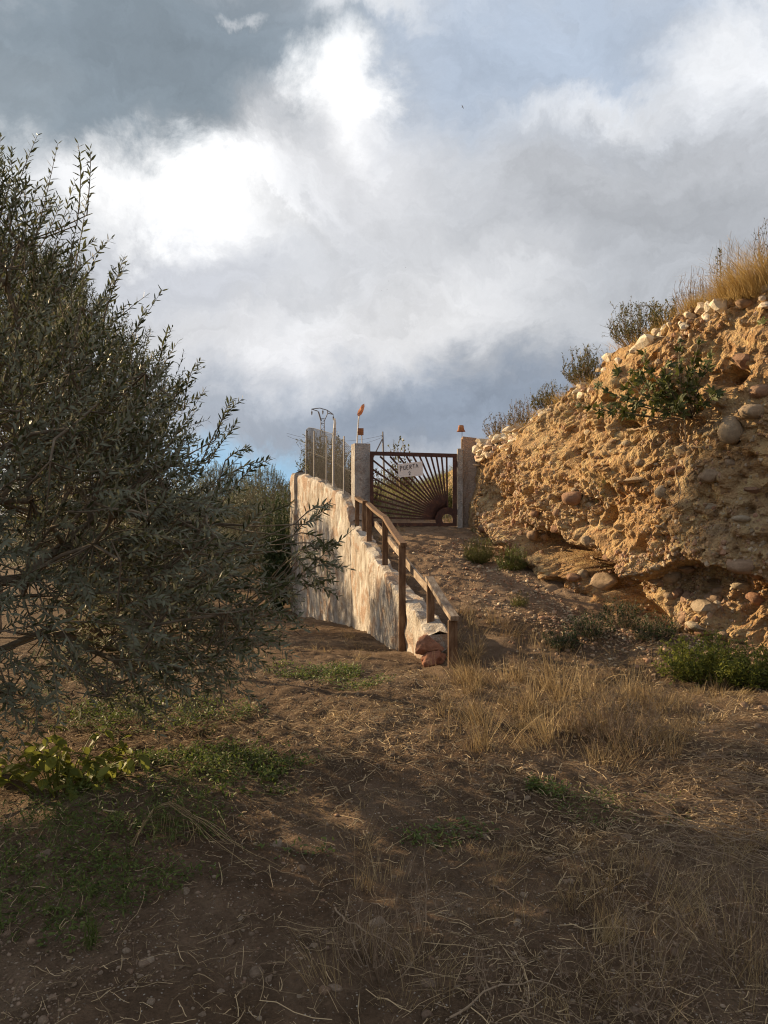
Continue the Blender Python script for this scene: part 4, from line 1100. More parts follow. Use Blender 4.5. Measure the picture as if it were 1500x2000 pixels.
put_tree(olB, 'olive tree deep in the grove behind the foreground crown', (-7.2, 19.0, gz(-7, 19)), 5.2, .9)

def bush(name, label, cat, loc_, h, w, nst, nleaf, leafl, leafw, mat, twmat='drytwig', seed=0, group=None, spread=.8, up=1.0, wig=.12, r0=.006, fol='foliage', skew=(0, 0), lbend=.15, lkeep=.25):
    """a plant of many stems rising from one foot, leaves along them"""
    r = np.random.default_rng(seed)
    t = thing(name, label, cat, loc_, group)
    k = 8; tt_ = np.linspace(0, 1, k)
    a = r.uniform(0, 2 * np.pi, nst); rad = w * np.sqrt(r.random(nst)) * spread
    hh = h * r.uniform(.3, 1.0, nst) * (1 - .35 * (rad / w) ** 2)
    b = np.stack([np.cos(a) * rad * .25, np.sin(a) * rad * .25, np.full(nst, -.03)], -1)
    e = np.stack([np.cos(a) * rad + skew[0] * h, np.sin(a) * rad + skew[1] * h, hh * up], -1)
    bow = np.stack([np.cos(a), np.sin(a), np.zeros(nst)], -1) * (rad * .35)[:, None]
    pts = b[:, None] + (e - b)[:, None] * tt_[None, :, None] + bow[:, None] * np.sin(tt_ * np.pi)[None, :, None] + r.normal(0, wig * w * .4, (nst, k, 3)) * tt_[None, :, None]
    st = MB().tubes(pts, (np.linspace(r0, r0 * .3, k))[None] * r.uniform(.6, 1.1, (nst, 1)), 4, tint=r.random(nst))
    # side twigs
    nsd = nst * 4
    si = r.integers(0, nst, nsd); sj = r.integers(2, k - 1, nsd)
    p0 = pts[si, sj]; dd = norm(norm(pts[si, sj + 1] - p0) + r.normal(0, .6, (nsd, 3))); sl = h * r.uniform(.08, .22, nsd)
    p2 = np.stack([p0, p0 + dd * sl[:, None] * .5 + r.normal(0, .01, (nsd, 3)), p0 + dd * sl[:, None]], 1)
    st.tubes(p2, np.array((r0 * .45, r0 * .35, r0 * .2))[None] * np.ones((nsd, 1)), 3, tint=r.random(nsd))
    st.build('stems', MAT[twmat], t)
    if nleaf:
        fo = MB(); n2 = nleaf // 2
        i, f = r.integers(0, nst, n2), lkeep + (1 - lkeep) * r.random(n2)
        s = f * (k - 1); j = np.minimum(s.astype(int), k - 2); fr_ = (s - j)[:, None]
        pa = pts[i, j] * (1 - fr_) + pts[i, j + 1] * fr_; da = pts[i, j + 1] - pts[i, j]
        i2, f2 = r.integers(0, nsd, nleaf - n2), r.random(nleaf - n2)[:, None]
        pb = p2[i2, 0] * (1 - f2) + p2[i2, 2] * f2; db = p2[i2, 2] - p2[i2, 0]
        ps = np.concatenate([pa, pb]); ds = norm(norm(np.concatenate([da, db])) + r.normal(0, .65, ps.shape))
        fo.leaves(ps, ds, np.array((0, 0, 1.0)) + r.normal(0, .5, ps.shape), leafl * r.uniform(.6, 1.2, len(ps)), leafw * r.uniform(.7, 1.2, len(ps)), lbend, np.clip(r.normal(.5, .28, len(ps)), 0, 1))
        tag(fo.build(fol, MAT[mat], t), kind='stuff')
    return t
def on_top(px, py, back=.12):
    """a spot on the rim of the bank below the pixel"""
    d = np.abs(fproj[:, 0] - px) + np.where((svals[fidx_s] > 11) | (tt < .995) | (svals[fidx_s] < 3), 1e4, 0)
    i = int(np.argmin(d)); p = fverts[i] - outn[fidx_s[i]] * back
    return np.array((p[0], p[1], top_z(p[0], p[1])))
SHR = [(962, 845, .36, .22, 'small thin dry shrub on the rim next to the right gate pillar', 'scrub', 40, 260),
       (1003, 822, .42, .22, 'second dry shrub up the rim from the gate, greyish and open', 'scrub', 46, 300),
       (1055, 785, .38, .24, 'third shrub up the rim, a rounded brownish clump', 'scrubgreen', 60, 700),
       (1130, 745, .46, .26, 'dense green-brown shrub midway up the rim above the pale stones', 'scrubgreen', 70, 1100),
       (1222, 680, .52, .24, 'tall fan-shaped grey-green shrub on the rim left of the fig', 'scrubgreen', 60, 850),
       (1285, 640, .30, .18, 'low dark shrub between pale rim stones above the fig', 'scrubgreen', 40, 500)]
for k, (px, pyy, h, w, lab, mt, ns_, nl) in enumerate(SHR):
    q = on_top(px, pyy); 
    bush('dry_shrub', lab, 'shrub', q, h * 1.3, w * 1.45, int(ns_ * 1.2), int(nl * 4), .032, .010, mt, seed=400 + k, group='shrubs on the rim of the bank', r0=.0045)
q = on_top(1338, 600, .15); bush('dry_shrub', 'leafless reddish-brown brush on the rim beside the large pale stone', 'shrub', q, .52, .26, 90, 0, .02, .005, 'scrub', seed=420, group='shrubs on the rim of the bank', r0=.0035)
q = on_top(1400, 575, .25); bush('dry_shrub', 'tall pale bleached brush standing behind the golden grass', 'shrub', q, .75, .28, 80, 0, .02, .005, 'scrub', twmat='straw', seed=421, group='shrubs on the rim of the bank', r0=.003)
q = on_top(1376, 580, .25); bush('tall_weed', 'single dark seed-headed weed stalk standing up from the rim against the sky', 'weed', q, .80, .05, 3, 90, .035, .016, 'darkgreen', seed=422, r0=.006, lkeep=.55)
q = on_top(1490, 545, .3); bush('dry_shrub', 'tall grey-green shrub at the right edge behind the golden grass', 'shrub', q, .85, .3, 70, 900, .03, .008, 'scrubgreen', seed=423, group='shrubs on the rim of the bank', r0=.0045)
q = on_top(1448, 560, .3); bush('tall_weed', 'thin dark stalk between the pale brush and right edge shrub', 'weed', q, .62, .05, 2, 40, .03, .012, 'darkgreen', seed=424, r0=.005, lkeep=.6)

def blades(mb, base, h, seed, lean=.35, wd=.004, k=5, dirv=None, curl=.25, tint=None):
    """upright grass blades at the given feet"""
    r = np.random.default_rng(seed); n = len(base)
    a = r.uniform(0, 2 * np.pi, n); l = np.abs(r.normal(0, lean, n))
    d = np.stack([np.cos(a) * l, np.sin(a) * l, np.ones(n)], -1)
    if dirv is not None: d = d + np.asarray(dirv)
    d = norm(d); h = np.broadcast_to(h, (n,))
    t = np.linspace(0, 1, k)
    hz = norm(np.stack([d[:, 0], d[:, 1], np.zeros(n)], -1) + 1e-6)
    cu = r.normal(curl, abs(curl) * .6 + .02, n) * h
    pts = base[:, None] + d[:, None] * (h[:, None] * t)[..., None] + (hz * cu[:, None])[:, None] * (t ** 2)[None, :, None] - np.array((0, 0, 1.0)) * (np.abs(cu) * .5)[:, None, None] * (t ** 2.5)[None, :, None]
    w = np.broadcast_to(np.asarray(wd, float), (n,))[:, None] * (1 - .75 * t ** 1.5)[None]
    sd = np.stack([-np.sin(a), np.cos(a), np.zeros(n)], -1) + r.normal(0, .4, (n, 3))
    mb.ribbons(pts, w, sd, np.clip(r.normal(.5, .3, n), 0, 1) if tint is None else tint)
# golden grass on the rim
gg = MB()
def rim_tuft(px, n, h, w, seed, back=.1, **k):
    c = on_top(px, 0, back); r = np.random.default_rng(seed)
    x, y = c[0] + r.normal(0, w, n), c[1] + r.normal(0, w, n)
    z = np.array([c[2] - .03] * n)
    blades(gg, np.stack([x, y, z], -1), h * r.uniform(.5, 1.1, n), seed, **k)
for k, (px, n, h, w) in enumerate([(1395, 260, .26, .06), (1420, 420, .32, .08), (1445, 600, .40, .10), (1470, 700, .48, .12), (1495, 700, .55, .13), (1370, 260, .24, .07), (1350, 220, .22, .07), (1325, 200, .2, .07), (1300, 160, .2, .07), (1265, 140, .2, .08), (1210, 140, .18, .08), (1150, 140, .18, .08), (1095, 140, .18, .08), (1045, 140, .18, .08), (995, 140, .18, .08), (945, 140, .16, .08), (1240, 90, .16, .07), (1180, 80, .15, .07), (1120, 80, .15, .06), (1075, 120, .17, .06), (1020, 110, .16, .07), (970, 100, .15, .07)]):
    rim_tuft(px, n, h, w, 500 + k, lean=.4, wd=.0035, dirv=np.array((-.35, -.15, 0)), curl=.35)
c = np.array([on_top(p_, 0, b_) for p_, b_ in zip(rng.uniform(940, 1500, 900), rng.uniform(.0, .6, 900))])
blades(gg, c + np.array((0, 0, -.02)), rng.uniform(.10, .34, 900), 530, lean=.5, wd=.003)
tag(gg.build('golden_grass', MAT['gold']), 'golden dry grass growing along the rim of the bank', 'grass', kind='stuff')
# grass hanging on the bank face
hg = MB(); i = rng.choice(sel, 700, replace=False); i = i[(vnoise(fverts[i, 0] * 1.7, fverts[i, 1] * 1.7, fverts[i, 2] * 1.7, 77) > .25)]
blades(hg, fverts[i], rng.uniform(.05, .16, len(i)), 540, lean=.7, wd=.003, dirv=np.array((-.6, -.2, -.4)), curl=.4)
for cx_, cy_, s_ in [(1090, 870, 26), (1115, 800, 18), (1175, 755, 20), (1060, 830, 20), (1240, 830, 20), (1175, 960, 14)]:
    ps = np.array([on_bank(cx_ + rng.normal(0, s_), cy_ + rng.normal(0, s_))[0] for _ in range(70)])
    blades(hg, ps, rng.uniform(.07, .2, 70), int(cx_), lean=.7, wd=.003, dirv=np.array((-.5, -.2, .1)), curl=.4)
tag(hg.build('bank_grass', MAT['grassgreen']), 'sparse dry grass tufts growing out of the bank face', 'grass', kind='stuff')

# ---------------- fig bush growing from the bank
def fig_leaf_mesh(seed):
    r = np.random.default_rng(seed); rim_ = []
    lobes = [(-105, .5), (-52, .82), (0, 1.0), (52, .82), (105, .5)]
    for k, (a, l) in enumerate(lobes):
        if k: 
            am = math.radians((a + lobes[k - 1][0]) / 2); rim_.append((math.sin(am) * .42, math.cos(am) * .42))
        for da, f in ((-13, .72), (-5, .96), (5, .96), (13, .72)):
            aa = math.radians(a + da); rim_.append((math.sin(aa) * l * f, math.cos(aa) * l * f))
    rim_ = np.array(rim_)
    z = -.16 * (rim_ ** 2).sum(1) + .05 * r.normal(size=len(rim_))
    V = np.vstack([np.column_stack([rim_, z]), [(0, 0, .04), (0, -.12, 0)]]); n = len(rim_)
    return MB().add(V, tris=[(k, n, k + 1) for k in range(n - 1)] + [(n - 1, n, n + 1), (n + 1, n, 0)], tint=r.uniform(0, 1)).mesh('leaf', MAT['fig'])
fleaf = [fig_leaf_mesh(k) for k in range(6)]
fq, fn, _ = on_bank(1345, 812)
fig = thing('fig_bush', 'green fig bush with lobed leaves growing out of the bank face', 'bush', tuple(fq - fn * .05))
fo = np.array(fig.location)
ends = [(a_ + 14, b_) for a_, b_ in [(1195, 790), (1215, 760), (1240, 800), (1262, 722), (1290, 745), (1300, 700), (1318, 760), (1335, 672), (1350, 720), (1380, 680), (1395, 740), (1372, 790), (1408, 770), (1270, 775), (1330, 790), (1225, 735), (1415, 715)]]
fb_ = MB(); leafspots = []
for k, (ex, ey) in enumerate(ends):
    pe, ne, _ = on_bank(ex, ey)
    e_ = pe + ne * rng.uniform(.18, .55) - fo
    m_ = e_ * .5 + (ne * .16) - np.array((0, 0, .07))
    tt_ = np.linspace(0, 1, 9)[:, None]
    pts = (1 - tt_) ** 2 * 0 + 2 * tt_ * (1 - tt_) * m_ + tt_ ** 2 * e_ + rng.normal(0, .008, (9, 3)) * tt_
    fb_.tubes(pts, np.linspace(.010, .004, 9), 5)
    for j in range(4, 9):
        for _ in range(3): leafspots.append((pts[j], pts[j] - pts[j - 1], ne))
fb_.build('branches', MAT['twig'], fig)
for pos, d, ne in leafspots:
    s_ = rng.uniform(.05, .105)
    yv = norm(norm(d) * .6 + rng.normal(0, .7, 3)); zv = norm(ne * .8 + np.array((0, 0, .6)) + rng.normal(0, .45, 3))
    xv = norm(np.cross(yv, zv)); zv = np.cross(xv, yv)
    o = link('leaf', fleaf[rng.integers(6)], fig)
    o.matrix_local = Matrix(np.vstack([np.column_stack([xv * s_, yv * s_, zv * s_, pos + yv * s_ * .3]), [0, 0, 0, 1]]).tolist())
for px, pyy in ((1488, 628),):
    p_, n_, _ = on_bank(px, pyy)
    o = link('leaf', fleaf[1], fig); o.location = p_ + n_ * .04 - fo; o.scale = (.09,) * 3; o.rotation_euler = (1.2, 0, -1.0)
# dry roots hanging down the bank
for k, (lab, pth) in enumerate([('long pale dry root hanging down the bank below the fig', [(1335, 818), (1338, 850), (1325, 895), (1322, 930), (1332, 960), (1325, 985), (1298, 998)]),
                                ('short dry root twisting beside the longer hanging root', [(1330, 822), (1334, 860), (1345, 868), (1372, 874)]),
                                ('dead twig lying across the bank left of the hanging roots', [(1228, 835), (1260, 838), (1300, 828), (1340, 815)])]):
    pts = np.array([on_bank(a, b)[0] + on_bank(a, b)[1] * .045 for a, b in pth])
    u = np.linspace(0, len(pth) - 1, 24); pts = np.stack([np.interp(u, np.arange(len(pth)), pts[:, c_]) for c_ in range(3)], -1) + rng.normal(0, .006, (24, 3))
    tag(MB().tubes(pts, np.linspace(.009, .004, 24), 5, tint=.8).build('dry_root', MAT['drytwig']), lab, 'root')

# ---------------- bushes and weeds on the ground
def gb(px, pyy): 
    p_ = gp(px, pyy); return (p_.x, p_.y, p_.z)
bush('green_bush', 'bright green leafy bush at the foot of the bank, left of two', 'bush', gb(1365, 1325), .42, .36, 130, 5200, .032, .013, 'green', 'darkgreen', 601, 'green bushes under the bank', wig=.2, r0=.003, lkeep=.1)
bush('green_bush', 'bright green leafy bush at the right edge under the bank', 'bush', gb(1470, 1338), .36, .38, 130, 5200, .032, .013, 'green', 'darkgreen', 602, 'green bushes under the bank', wig=.2, r0=.003, lkeep=.1)
bush('grassy_clump', 'green grassy clump on the ramp just below the gate post', 'plant', gb(935, 1098), .42, .26, 200, 900, .06, .006, 'grassgreen', 'grassgreen', 603, 'clumps on the ramp', wig=.15, r0=.003)
bush('grassy_clump', 'darker green clump on the ramp against the foot of the bank', 'plant', gb(1000, 1112), .36, .26, 160, 900, .05, .007, 'cover', 'grassgreen', 604, 'clumps on the ramp', wig=.15, r0=.003)
bush('grassy_clump', 'small low green weed alone in the middle of the ramp', 'plant', gb(1014, 1185), .20, .13, 70, 420, .035, .006, 'grassgreen', 'grassgreen', 605, 'clumps on the ramp', r0=.002)
bush('grassy_clump', 'short tuft at the base of the bank by the gate pillar', 'plant', gb(935, 1040), .16, .16, 60, 200, .04, .006, 'grassgreen', 'grassgreen', 606, 'clumps on the ramp', r0=.002)
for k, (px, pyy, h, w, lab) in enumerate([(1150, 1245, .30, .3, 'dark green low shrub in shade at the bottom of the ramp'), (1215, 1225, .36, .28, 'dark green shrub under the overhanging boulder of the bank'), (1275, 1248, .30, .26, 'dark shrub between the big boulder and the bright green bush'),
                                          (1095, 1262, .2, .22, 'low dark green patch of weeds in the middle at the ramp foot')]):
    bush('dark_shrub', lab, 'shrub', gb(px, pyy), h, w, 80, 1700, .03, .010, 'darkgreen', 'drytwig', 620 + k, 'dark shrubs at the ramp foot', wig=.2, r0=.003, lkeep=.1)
bush('dry_shrub', 'thin leafless dark brush in front of the dry grass on the right', 'shrub', gb(1215, 1455), .48, .42, 110, 300, .02, .006, 'scrub', 'drytwig', 640, None, wig=.25, r0=.0028)
# broad-leaved green weed at the left
def broad_leaf(seed):
    r = np.random.default_rng(seed); ys = np.linspace(0, 1, 6); w = .42 * np.sin(np.pi * (ys * .92 + .04)) ** .8 * (1 - .25 * ys)
    V = [];
    for y_, w_ in zip(ys, w):
        z = -.25 * y_ ** 2
        V += [(-w_, y_, z + .10 * w_), (0, y_, z - .04), (w_, y_, z + .10 * w_)]
    q = [(k * 3 + c_, k * 3 + 1 + c_, k * 3 + 4 + c_, k * 3 + 3 + c_) for k in range(5) for c_ in (0, 1)]
    return MB().add(np.array(V), q, tint=r.uniform(.3, 1)).mesh('leaf', MAT['green'], True)
bleaf = [broad_leaf(k) for k in range(5)]
wd = thing('broadleaf_weed', 'bright green broad-leaved weed at the left edge of the dirt', 'weed', gb(120, 1540))
st = MB(); wo = np.array(wd.location)
for k in range(58):
    a = rng.uniform(0, 6.28); rr_ = .5 * math.sqrt(rng.random()); h = rng.uniform(.08, .34) * (1 - .4 * (rr_ / .5) ** 2)
    e_ = np.array((math.cos(a) * rr_ * 1.05, math.sin(a) * rr_ * .7, h)); b_ = np.array((e_[0] * .35, e_[1] * .35, -.02))
    tt_ = np.linspace(0, 1, 6)[:, None]; pts = b_ + (e_ - b_) * tt_ + np.array((0, 0, .05)) * np.sin(tt_ * np.pi)
    st.tubes(pts, np.linspace(.004, .002, 6), 4, tint=.6)
    for j in (2, 3, 4, 5, 5):
        s_ = rng.uniform(.045, .095); az = rng.uniform(0, 6.28); pit_ = rng.uniform(-.9, .35)
        o = link('leaf', bleaf[rng.integers(5)], wd); o.location = pts[j]; o.scale = (s_ * .8, s_, s_); o.rotation_euler = (pit_, rng.uniform(-.6, .6), az)
st.build('stems', MAT['green'], wd)
bush('low_weed', 'low spreading green weed right of the broad-leaved weed', 'weed', gb(440, 1525), .12, .55, 60, 1100, .028, .014, 'cover', 'cover', 650, 'low weeds on the left', wig=.3, r0=.002, lkeep=.1)
bush('low_weed', 'feathery green weed below the broad-leaved weed', 'weed', gb(240, 1590), .13, .6, 90, 1200, .030, .006, 'cover', 'cover', 651, 'low weeds on the left', wig=.3, r0=.002, lkeep=.1)
bush('low_weed', 'yellowish green creeping weed at the left edge in the shaded foreground', 'weed', gb(110, 1735), .09, .62, 90, 1400, .026, .007, 'cover', 'cover', 652, 'low weeds on the left', wig=.3, r0=.002, lkeep=.1)
bush('low_weed', 'thin single green sprig standing in bare dirt', 'weed', gb(177, 1850), .15, .03, 10, 120, .03, .004, 'cover', 'cover', 653, 'low weeds on the left', r0=.002)

# ---------------- dry grass, litter and ground cover (stuff)
dg = MB()
def field(n, px0, px1, py0, py1, h, seed, mb=dg, per=34, tw=.035, **k):
    """tussocks: blades fanning out of common feet"""
    r = np.random.default_rng(seed); nt_ = max(6, n // per)
    a = gp(px0, py1); b = gp(px1, py1); c_ = gp(px0, py0); d_ = gp(px1, py0)
    y = a.y + (c_.y - a.y) * r.random(nt_); f = (y - a.y) / (c_.y - a.y + 1e-6); u = r.random(nt_)
    x = (a.x * (1 - u) + b.x * u) * (1 - f) + (c_.x * (1 - u) + d_.x * u) * f
    th = r.uniform(.35, 1.15, nt_) * (.75 + .5 * vnoise(x * 2.2, y * 2.2, seed=seed)); tl = r.normal(0, .22, (nt_, 3)) * np.array((1, 1, 0)); tc = r.uniform(.15, .8, nt_)
    i = r.integers(0, nt_, n)
    bx_, by_ = x[i] + r.normal(0, tw, n), y[i] + r.normal(0, tw, n)
    dv = tl[i] + np.stack([bx_ - x[i], by_ - y[i], np.zeros(n)], -1) * 4
    if 'dirv' in k: dv = dv + k['dirv']
    kk_ = {q: v for q, v in k.items() if q != 'dirv'}
    blades(mb, np.stack([bx_, by_, ground_z(bx_, by_) - .01], -1), h * th[i] * r.uniform(.35, 1.15, n), seed, dirv=dv, tint=np.clip(tc[i] + r.normal(0, .22, n), 0, 1), **kk_)
field(1450, 900, 1090, 1330, 1480, .42, 701, lean=.36, wd=.0045, dirv=np.array((-.22, 0, 0)), curl=.12)
field(1050, 1060, 1200, 1330, 1470, .42, 702, lean=.3, wd=.004, curl=.10)
field(1500, 1150, 1320, 1360, 1500, .34, 703, lean=.35, wd=.0035, curl=.12)
field(1300, 1200, 1500, 1350, 1490, .24, 704, lean=.4, wd=.0035)
field(500, 860, 960, 1270, 1420, .28, 705, lean=.35, wd=.004)
field(1100, 540, 780, 1195, 1300, .12, 731, lean=.6, wd=.004, curl=.3, per=14, tw=.04)
field(420, 660, 800, 1220, 1290, .22, 706, lean=.5, wd=.004, curl=.3)
field(420, 880, 1000, 1180, 1290, .30, 707, lean=.3, wd=.004)
field(2200, 430, 1020, 1400, 1620, .07, 721, lean=.7, wd=.0035, curl=.35, per=14, tw=.03)
field(1500, 600, 900, 1290, 1420, .08, 722, lean=.7, wd=.004, curl=.35, per=14, tw=.03)
field(2200, 850, 1500, 1480, 1700, .08, 723, lean=.7, wd=.003, curl=.35, per=12, tw=.03)
field(1600, 0, 1500, 1680, 2000, .05, 724, lean=.8, wd=.0022, curl=.4, per=9, tw=.02)
field(700, 840, 1300, 1250, 1500, .55, 725, lean=.5, wd=.003, curl=.35, per=12, tw=.05)
field(700, 900, 1330, 1300, 1480, .3, 726, lean=1.2, wd=.004, curl=.6, per=10, tw=.08)
field(900, 640, 1120, 1650, 1990, .24, 708, lean=.35, wd=.0022, curl=.15)
field(1500, 1100, 1500, 1640, 2000, .26, 709, lean=.45, wd=.0022, curl=.15)
field(500, 60, 600, 1330, 1460, .12, 710, lean=.6, wd=.003, curl=.3)
tag(dg.build('dry_grass', MAT['straw']), 'tall dry straw-coloured grass standing across the lower right', 'grass', kind='stuff')
# straw and stalks lying flat
lt = MB()
def lying(n, seed, ymax=9.0, ln=(.05, .22), wd=.003, patch=None, mb=lt, lift=.012, xr_=(-.52, .52), ymin=2.1, pw=1.35, thr=(-.8, .8)):
    r = np.random.default_rng(seed)
    y = ymin + (ymax - ymin) * r.random(n) ** pw; x = r.uniform(*xr_, n) * y
    k_ = (fbm(x * 1.1, y * 1.1, seed=seed, oct=3) + .15) > r.uniform(*thr, n)
    k_ &= ~((y > 7.0) & (np.abs(x - wall_x(y)) < .3))
    k_ &= ~((y < 4.3) & (x < .45 + .3 * vnoise(x * 1.5, y * 1.5, seed=5)) & (r.random(n) < .68))
    x, y = x[k_], y[k_]; n = len(x)
    a = r.uniform(0, 2 * np.pi, n); L_ = r.uniform(*ln, n); K = 5; t = np.linspace(-.5, .5, K)
    cv = r.normal(0, .45, n)
    ang = a[:, None] + cv[:, None] * t[None]
    px_ = x[:, None] + np.cumsum(np.cos(ang), 1) * L_[:, None] / K; py_ = y[:, None] + np.cumsum(np.sin(ang), 1) * L_[:, None] / K
    pz_ = ground_z(px_, py_) + .003 + lift * np.abs(r.normal(0, 1, (n, 1))) + (L_ * r.uniform(-.12, .12, n))[:, None] * t[None] + .003 * np.abs(r.normal(0, 1, (n, K)))
    sd = np.stack([-np.sin(a), np.cos(a), r.normal(0, .5, n)], -1)
    mb.ribbons(np.stack([px_, py_, pz_], -1), wd * r.uniform(.5, 1.4, n)[:, None] * np.ones(K), sd, r.random(n))
lying(17000, 801, 7.5, (.02, .12), .0024)
lying(4500, 802, 6.2, (.10, .34), .0024)
lying(15000, 803, 7.4, (.02, .10), .0055, ymin=3.7, pw=1.0)
lying(3500, 804, 13.0, (.05, .2), .005, ymin=7, pw=1.2)
tag(lt.build('straw_litter', MAT['litter']), 'dead straw and litter strewn over the dirt', 'litter', kind='stuff')
gc = MB()
def cover(n, cx_, cy_, rx, ry, h, seed, leafl=.027):
    r = np.random.default_rng(seed); c_ = gp(cx_, cy_)
    a = r.uniform(0, 6.28, n); rr_ = np.sqrt(r.random(n)) * (1 + .35 * fbm(np.cos(a) * 2, np.sin(a) * 2, seed=seed))
    x = c_.x + np.cos(a) * rr_ * rx; y = c_.y + np.sin(a) * rr_ * ry
    k_ = fbm(x * 5, y * 5, seed=seed, oct=2) > r.uniform(-.9, .5, n); x, y = x[k_], y[k_]; n = len(x)
    pos = np.stack([x, y, ground_z(x, y) + h * r.random(n) ** 1.5], -1)
    d = np.stack([r.normal(0, 1, n), r.normal(0, 1, n), np.abs(r.normal(.3, .4, n))], -1)
    gc.leaves(pos, d, np.array((0, 0, 1.0)) + r.normal(0, .4, (n, 3)), leafl * r.uniform(.6, 1.3, n), leafl * .4 * r.uniform(.7, 1.3, n), .15, r.random(n))
cover(7000, 300, 1400, .85, .5, .06, 901); cover(4200, 420, 1490, .55, .3, .05, 902); cover(3000, 620, 1318, .45, .3, .05, 903)
cover(2600, 170, 1590, .65, .3, .06, 904, .024); cover(2800, 110, 1720, .6, .28, .06, 905, .022); cover(900, 690, 1345, .3, .2, .05, 906)
cover(900, 1180, 1580, .35, .3, .05, 907, .018); cover(500, 1060, 1545, .12, .1, .05, 908); cover(600, 870, 1640, .25, .12, .04, 909); cover(400, 570, 1660, .2, .1, .04, 910); cover(300, 130, 1845, .12, .08, .05, 911)
tag(gc.build('ground_cover', MAT['cover']), 'low green ground cover growing in patches over the dirt on the left', 'ground cover', kind='stuff')

# dry stalk bundle lying over the hump on the left, brush heap on the right
sb = thing('stalk_bundle', 'bundle of long pale dry stalks bent over a hump of dirt on the left', 'stalks', gb(400, 1650)); so = np.array(sb.location)
mb = MB(); pl_px = [(255, 1625), (300, 1588), (330, 1583), (390, 1615), (450, 1655), (540, 1690)]
cpts = np.array([np.array(gp(a, b + 34)) + np.array((0, 0, hh_)) for (a, b), hh_ in zip(pl_px, (.02, .10, .12, .09, .05, .015))]) - so
for k in range(9):
    u = np.linspace(0, 5 * rng.uniform(.75, 1.0), 14)
    pts = np.stack([np.interp(u, np.arange(6), cpts[:, c_]) for c_ in range(3)], -1)
    spread = np.abs(np.linspace(-.2, 1, 14))[:, None] ** 1.5
    pts = pts + rng.normal(0, 1, 3) * np.array((.05, .06, .02)) * spread + rng.normal(0, .004, (14, 3))
    mb.tubes(pts, np.linspace(.0028, .001, 14), 4, tint=rng.random())
for k in range(26):
    i_ = rng.integers(2, 12); p0 = cpts[1] * (1 - k / 26) + cpts[3] * (k / 26); L_ = rng.uniform(.05, .13)
    pts = np.array([p0, p0 + rng.normal(0, .015, 3) - np.array((0, .01, L_ * .5)), p0 + rng.normal(0, .03, 3) - np.array((0, .02, L_))]); mb.tubes(pts, np.array((.0016, .0013, .001)), 3, tint=rng.random())
mb.build('stalks', MAT['straw'], sb)
bh = thing('brush_heap', 'heap of grey dead brush lying at the right edge', 'brush', gb(1440, 1590)); bo = np.array(bh.location); mb = MB()
for k in range(230):
    c_ = gp(rng.uniform(1290, 1540), rng.uniform(1470, 1690)); a = rng.normal(2.75, .9); L_ = rng.uniform(.18, .6)
    p0 = np.array(c_) + np.array((0, 0, rng.uniform(.01, .16))) - bo; dv = np.array((math.cos(a), math.sin(a) * .7, rng.normal(.05, .18))) * L_
    tt_ = np.linspace(-.5, .5, 6)[:, None]; pts = p0 + dv * tt_ + np.array((0, 0, -1)) * L_ * .25 * tt_ ** 2 + rng.normal(0, .006, (6, 3))
    pts[:, 2] = np.maximum(pts[:, 2], [float(ground_z(q[0] + bo[0], q[1] + bo[1])) - bo[2] + .005 for q in pts])
    mb.tubes(pts, np.linspace(.0022, .0008, 6), 4, tint=rng.random())
mb.build('twigs', MAT['drytwig'], bh)
for k, (px, pyy, n_, h, w, lab) in enumerate([(740, 1900, 26, .38, .22, 'thin dark dry weed stalks in the centre foreground'), (1240, 1960, 40, .34, .32, 'dense dry stalks at the bottom right foreground'), (1430, 1850, 40, .36, .3, 'dry stalks at the right edge of the foreground'), (980, 1960, 20, .25, .2, 'sparse dry stalks at the bottom centre'), (1330, 1740, 34, .3, .3, 'brown dry stalks right of centre, in front of the brush heap'),
                                             (830, 1820, 18, .34, .2, 'a few tall thin brown stalks just right of the centre foreground')]):
    bush('dry_weed', lab, 'weed', gb(px, pyy), h, w, n_, 0, .02, .005, 'scrub', 'drytwig', 660 + k, 'dry weeds in the foreground', wig=.15, r0=.0022)
for k, (lab, pth, tn) in enumerate([('curved pale stalk arching over the bottom right dirt', [(880, 2000), (960, 1950), (1060, 1940), (1160, 1965)], .9), ('dark stick lying flat in the shaded middle dirt', [(880, 1640), (960, 1645), (1055, 1638)], .1), ('thin dark twig lying near the bottom left of centre', [(440, 1905), (500, 1905), (560, 1895)], .1),
                                  ('pale bent stem lying across the centre foreground', [(655, 1780), (670, 1815), (730, 1850), (800, 1875)], .8), ('small forked grey twig on the dirt at lower centre', [(960, 1735), (1000, 1770), (1030, 1785)], .6), ('long pale stem lying at the left edge', [(-10, 1650), (20, 1610), (45, 1575)], .9)]):
    pts = np.array([np.array(gp(a, b)) + np.array((0, 0, .012)) for a, b in pth]); u = np.linspace(0, len(pth) - 1, 16)
    pts = np.stack([np.interp(u, np.arange(len(pth)), pts[:, c_]) for c_ in range(3)], -1) + rng.normal(0, .003, (16, 3)); pts[:, 2] += .03 * np.sin(np.linspace(0, np.pi, 16))
    tag(MB().tubes(pts, np.linspace(.0036, .0016, 16), 5, tint=tn).build('stick', MAT['drytwig']), lab, 'stick')

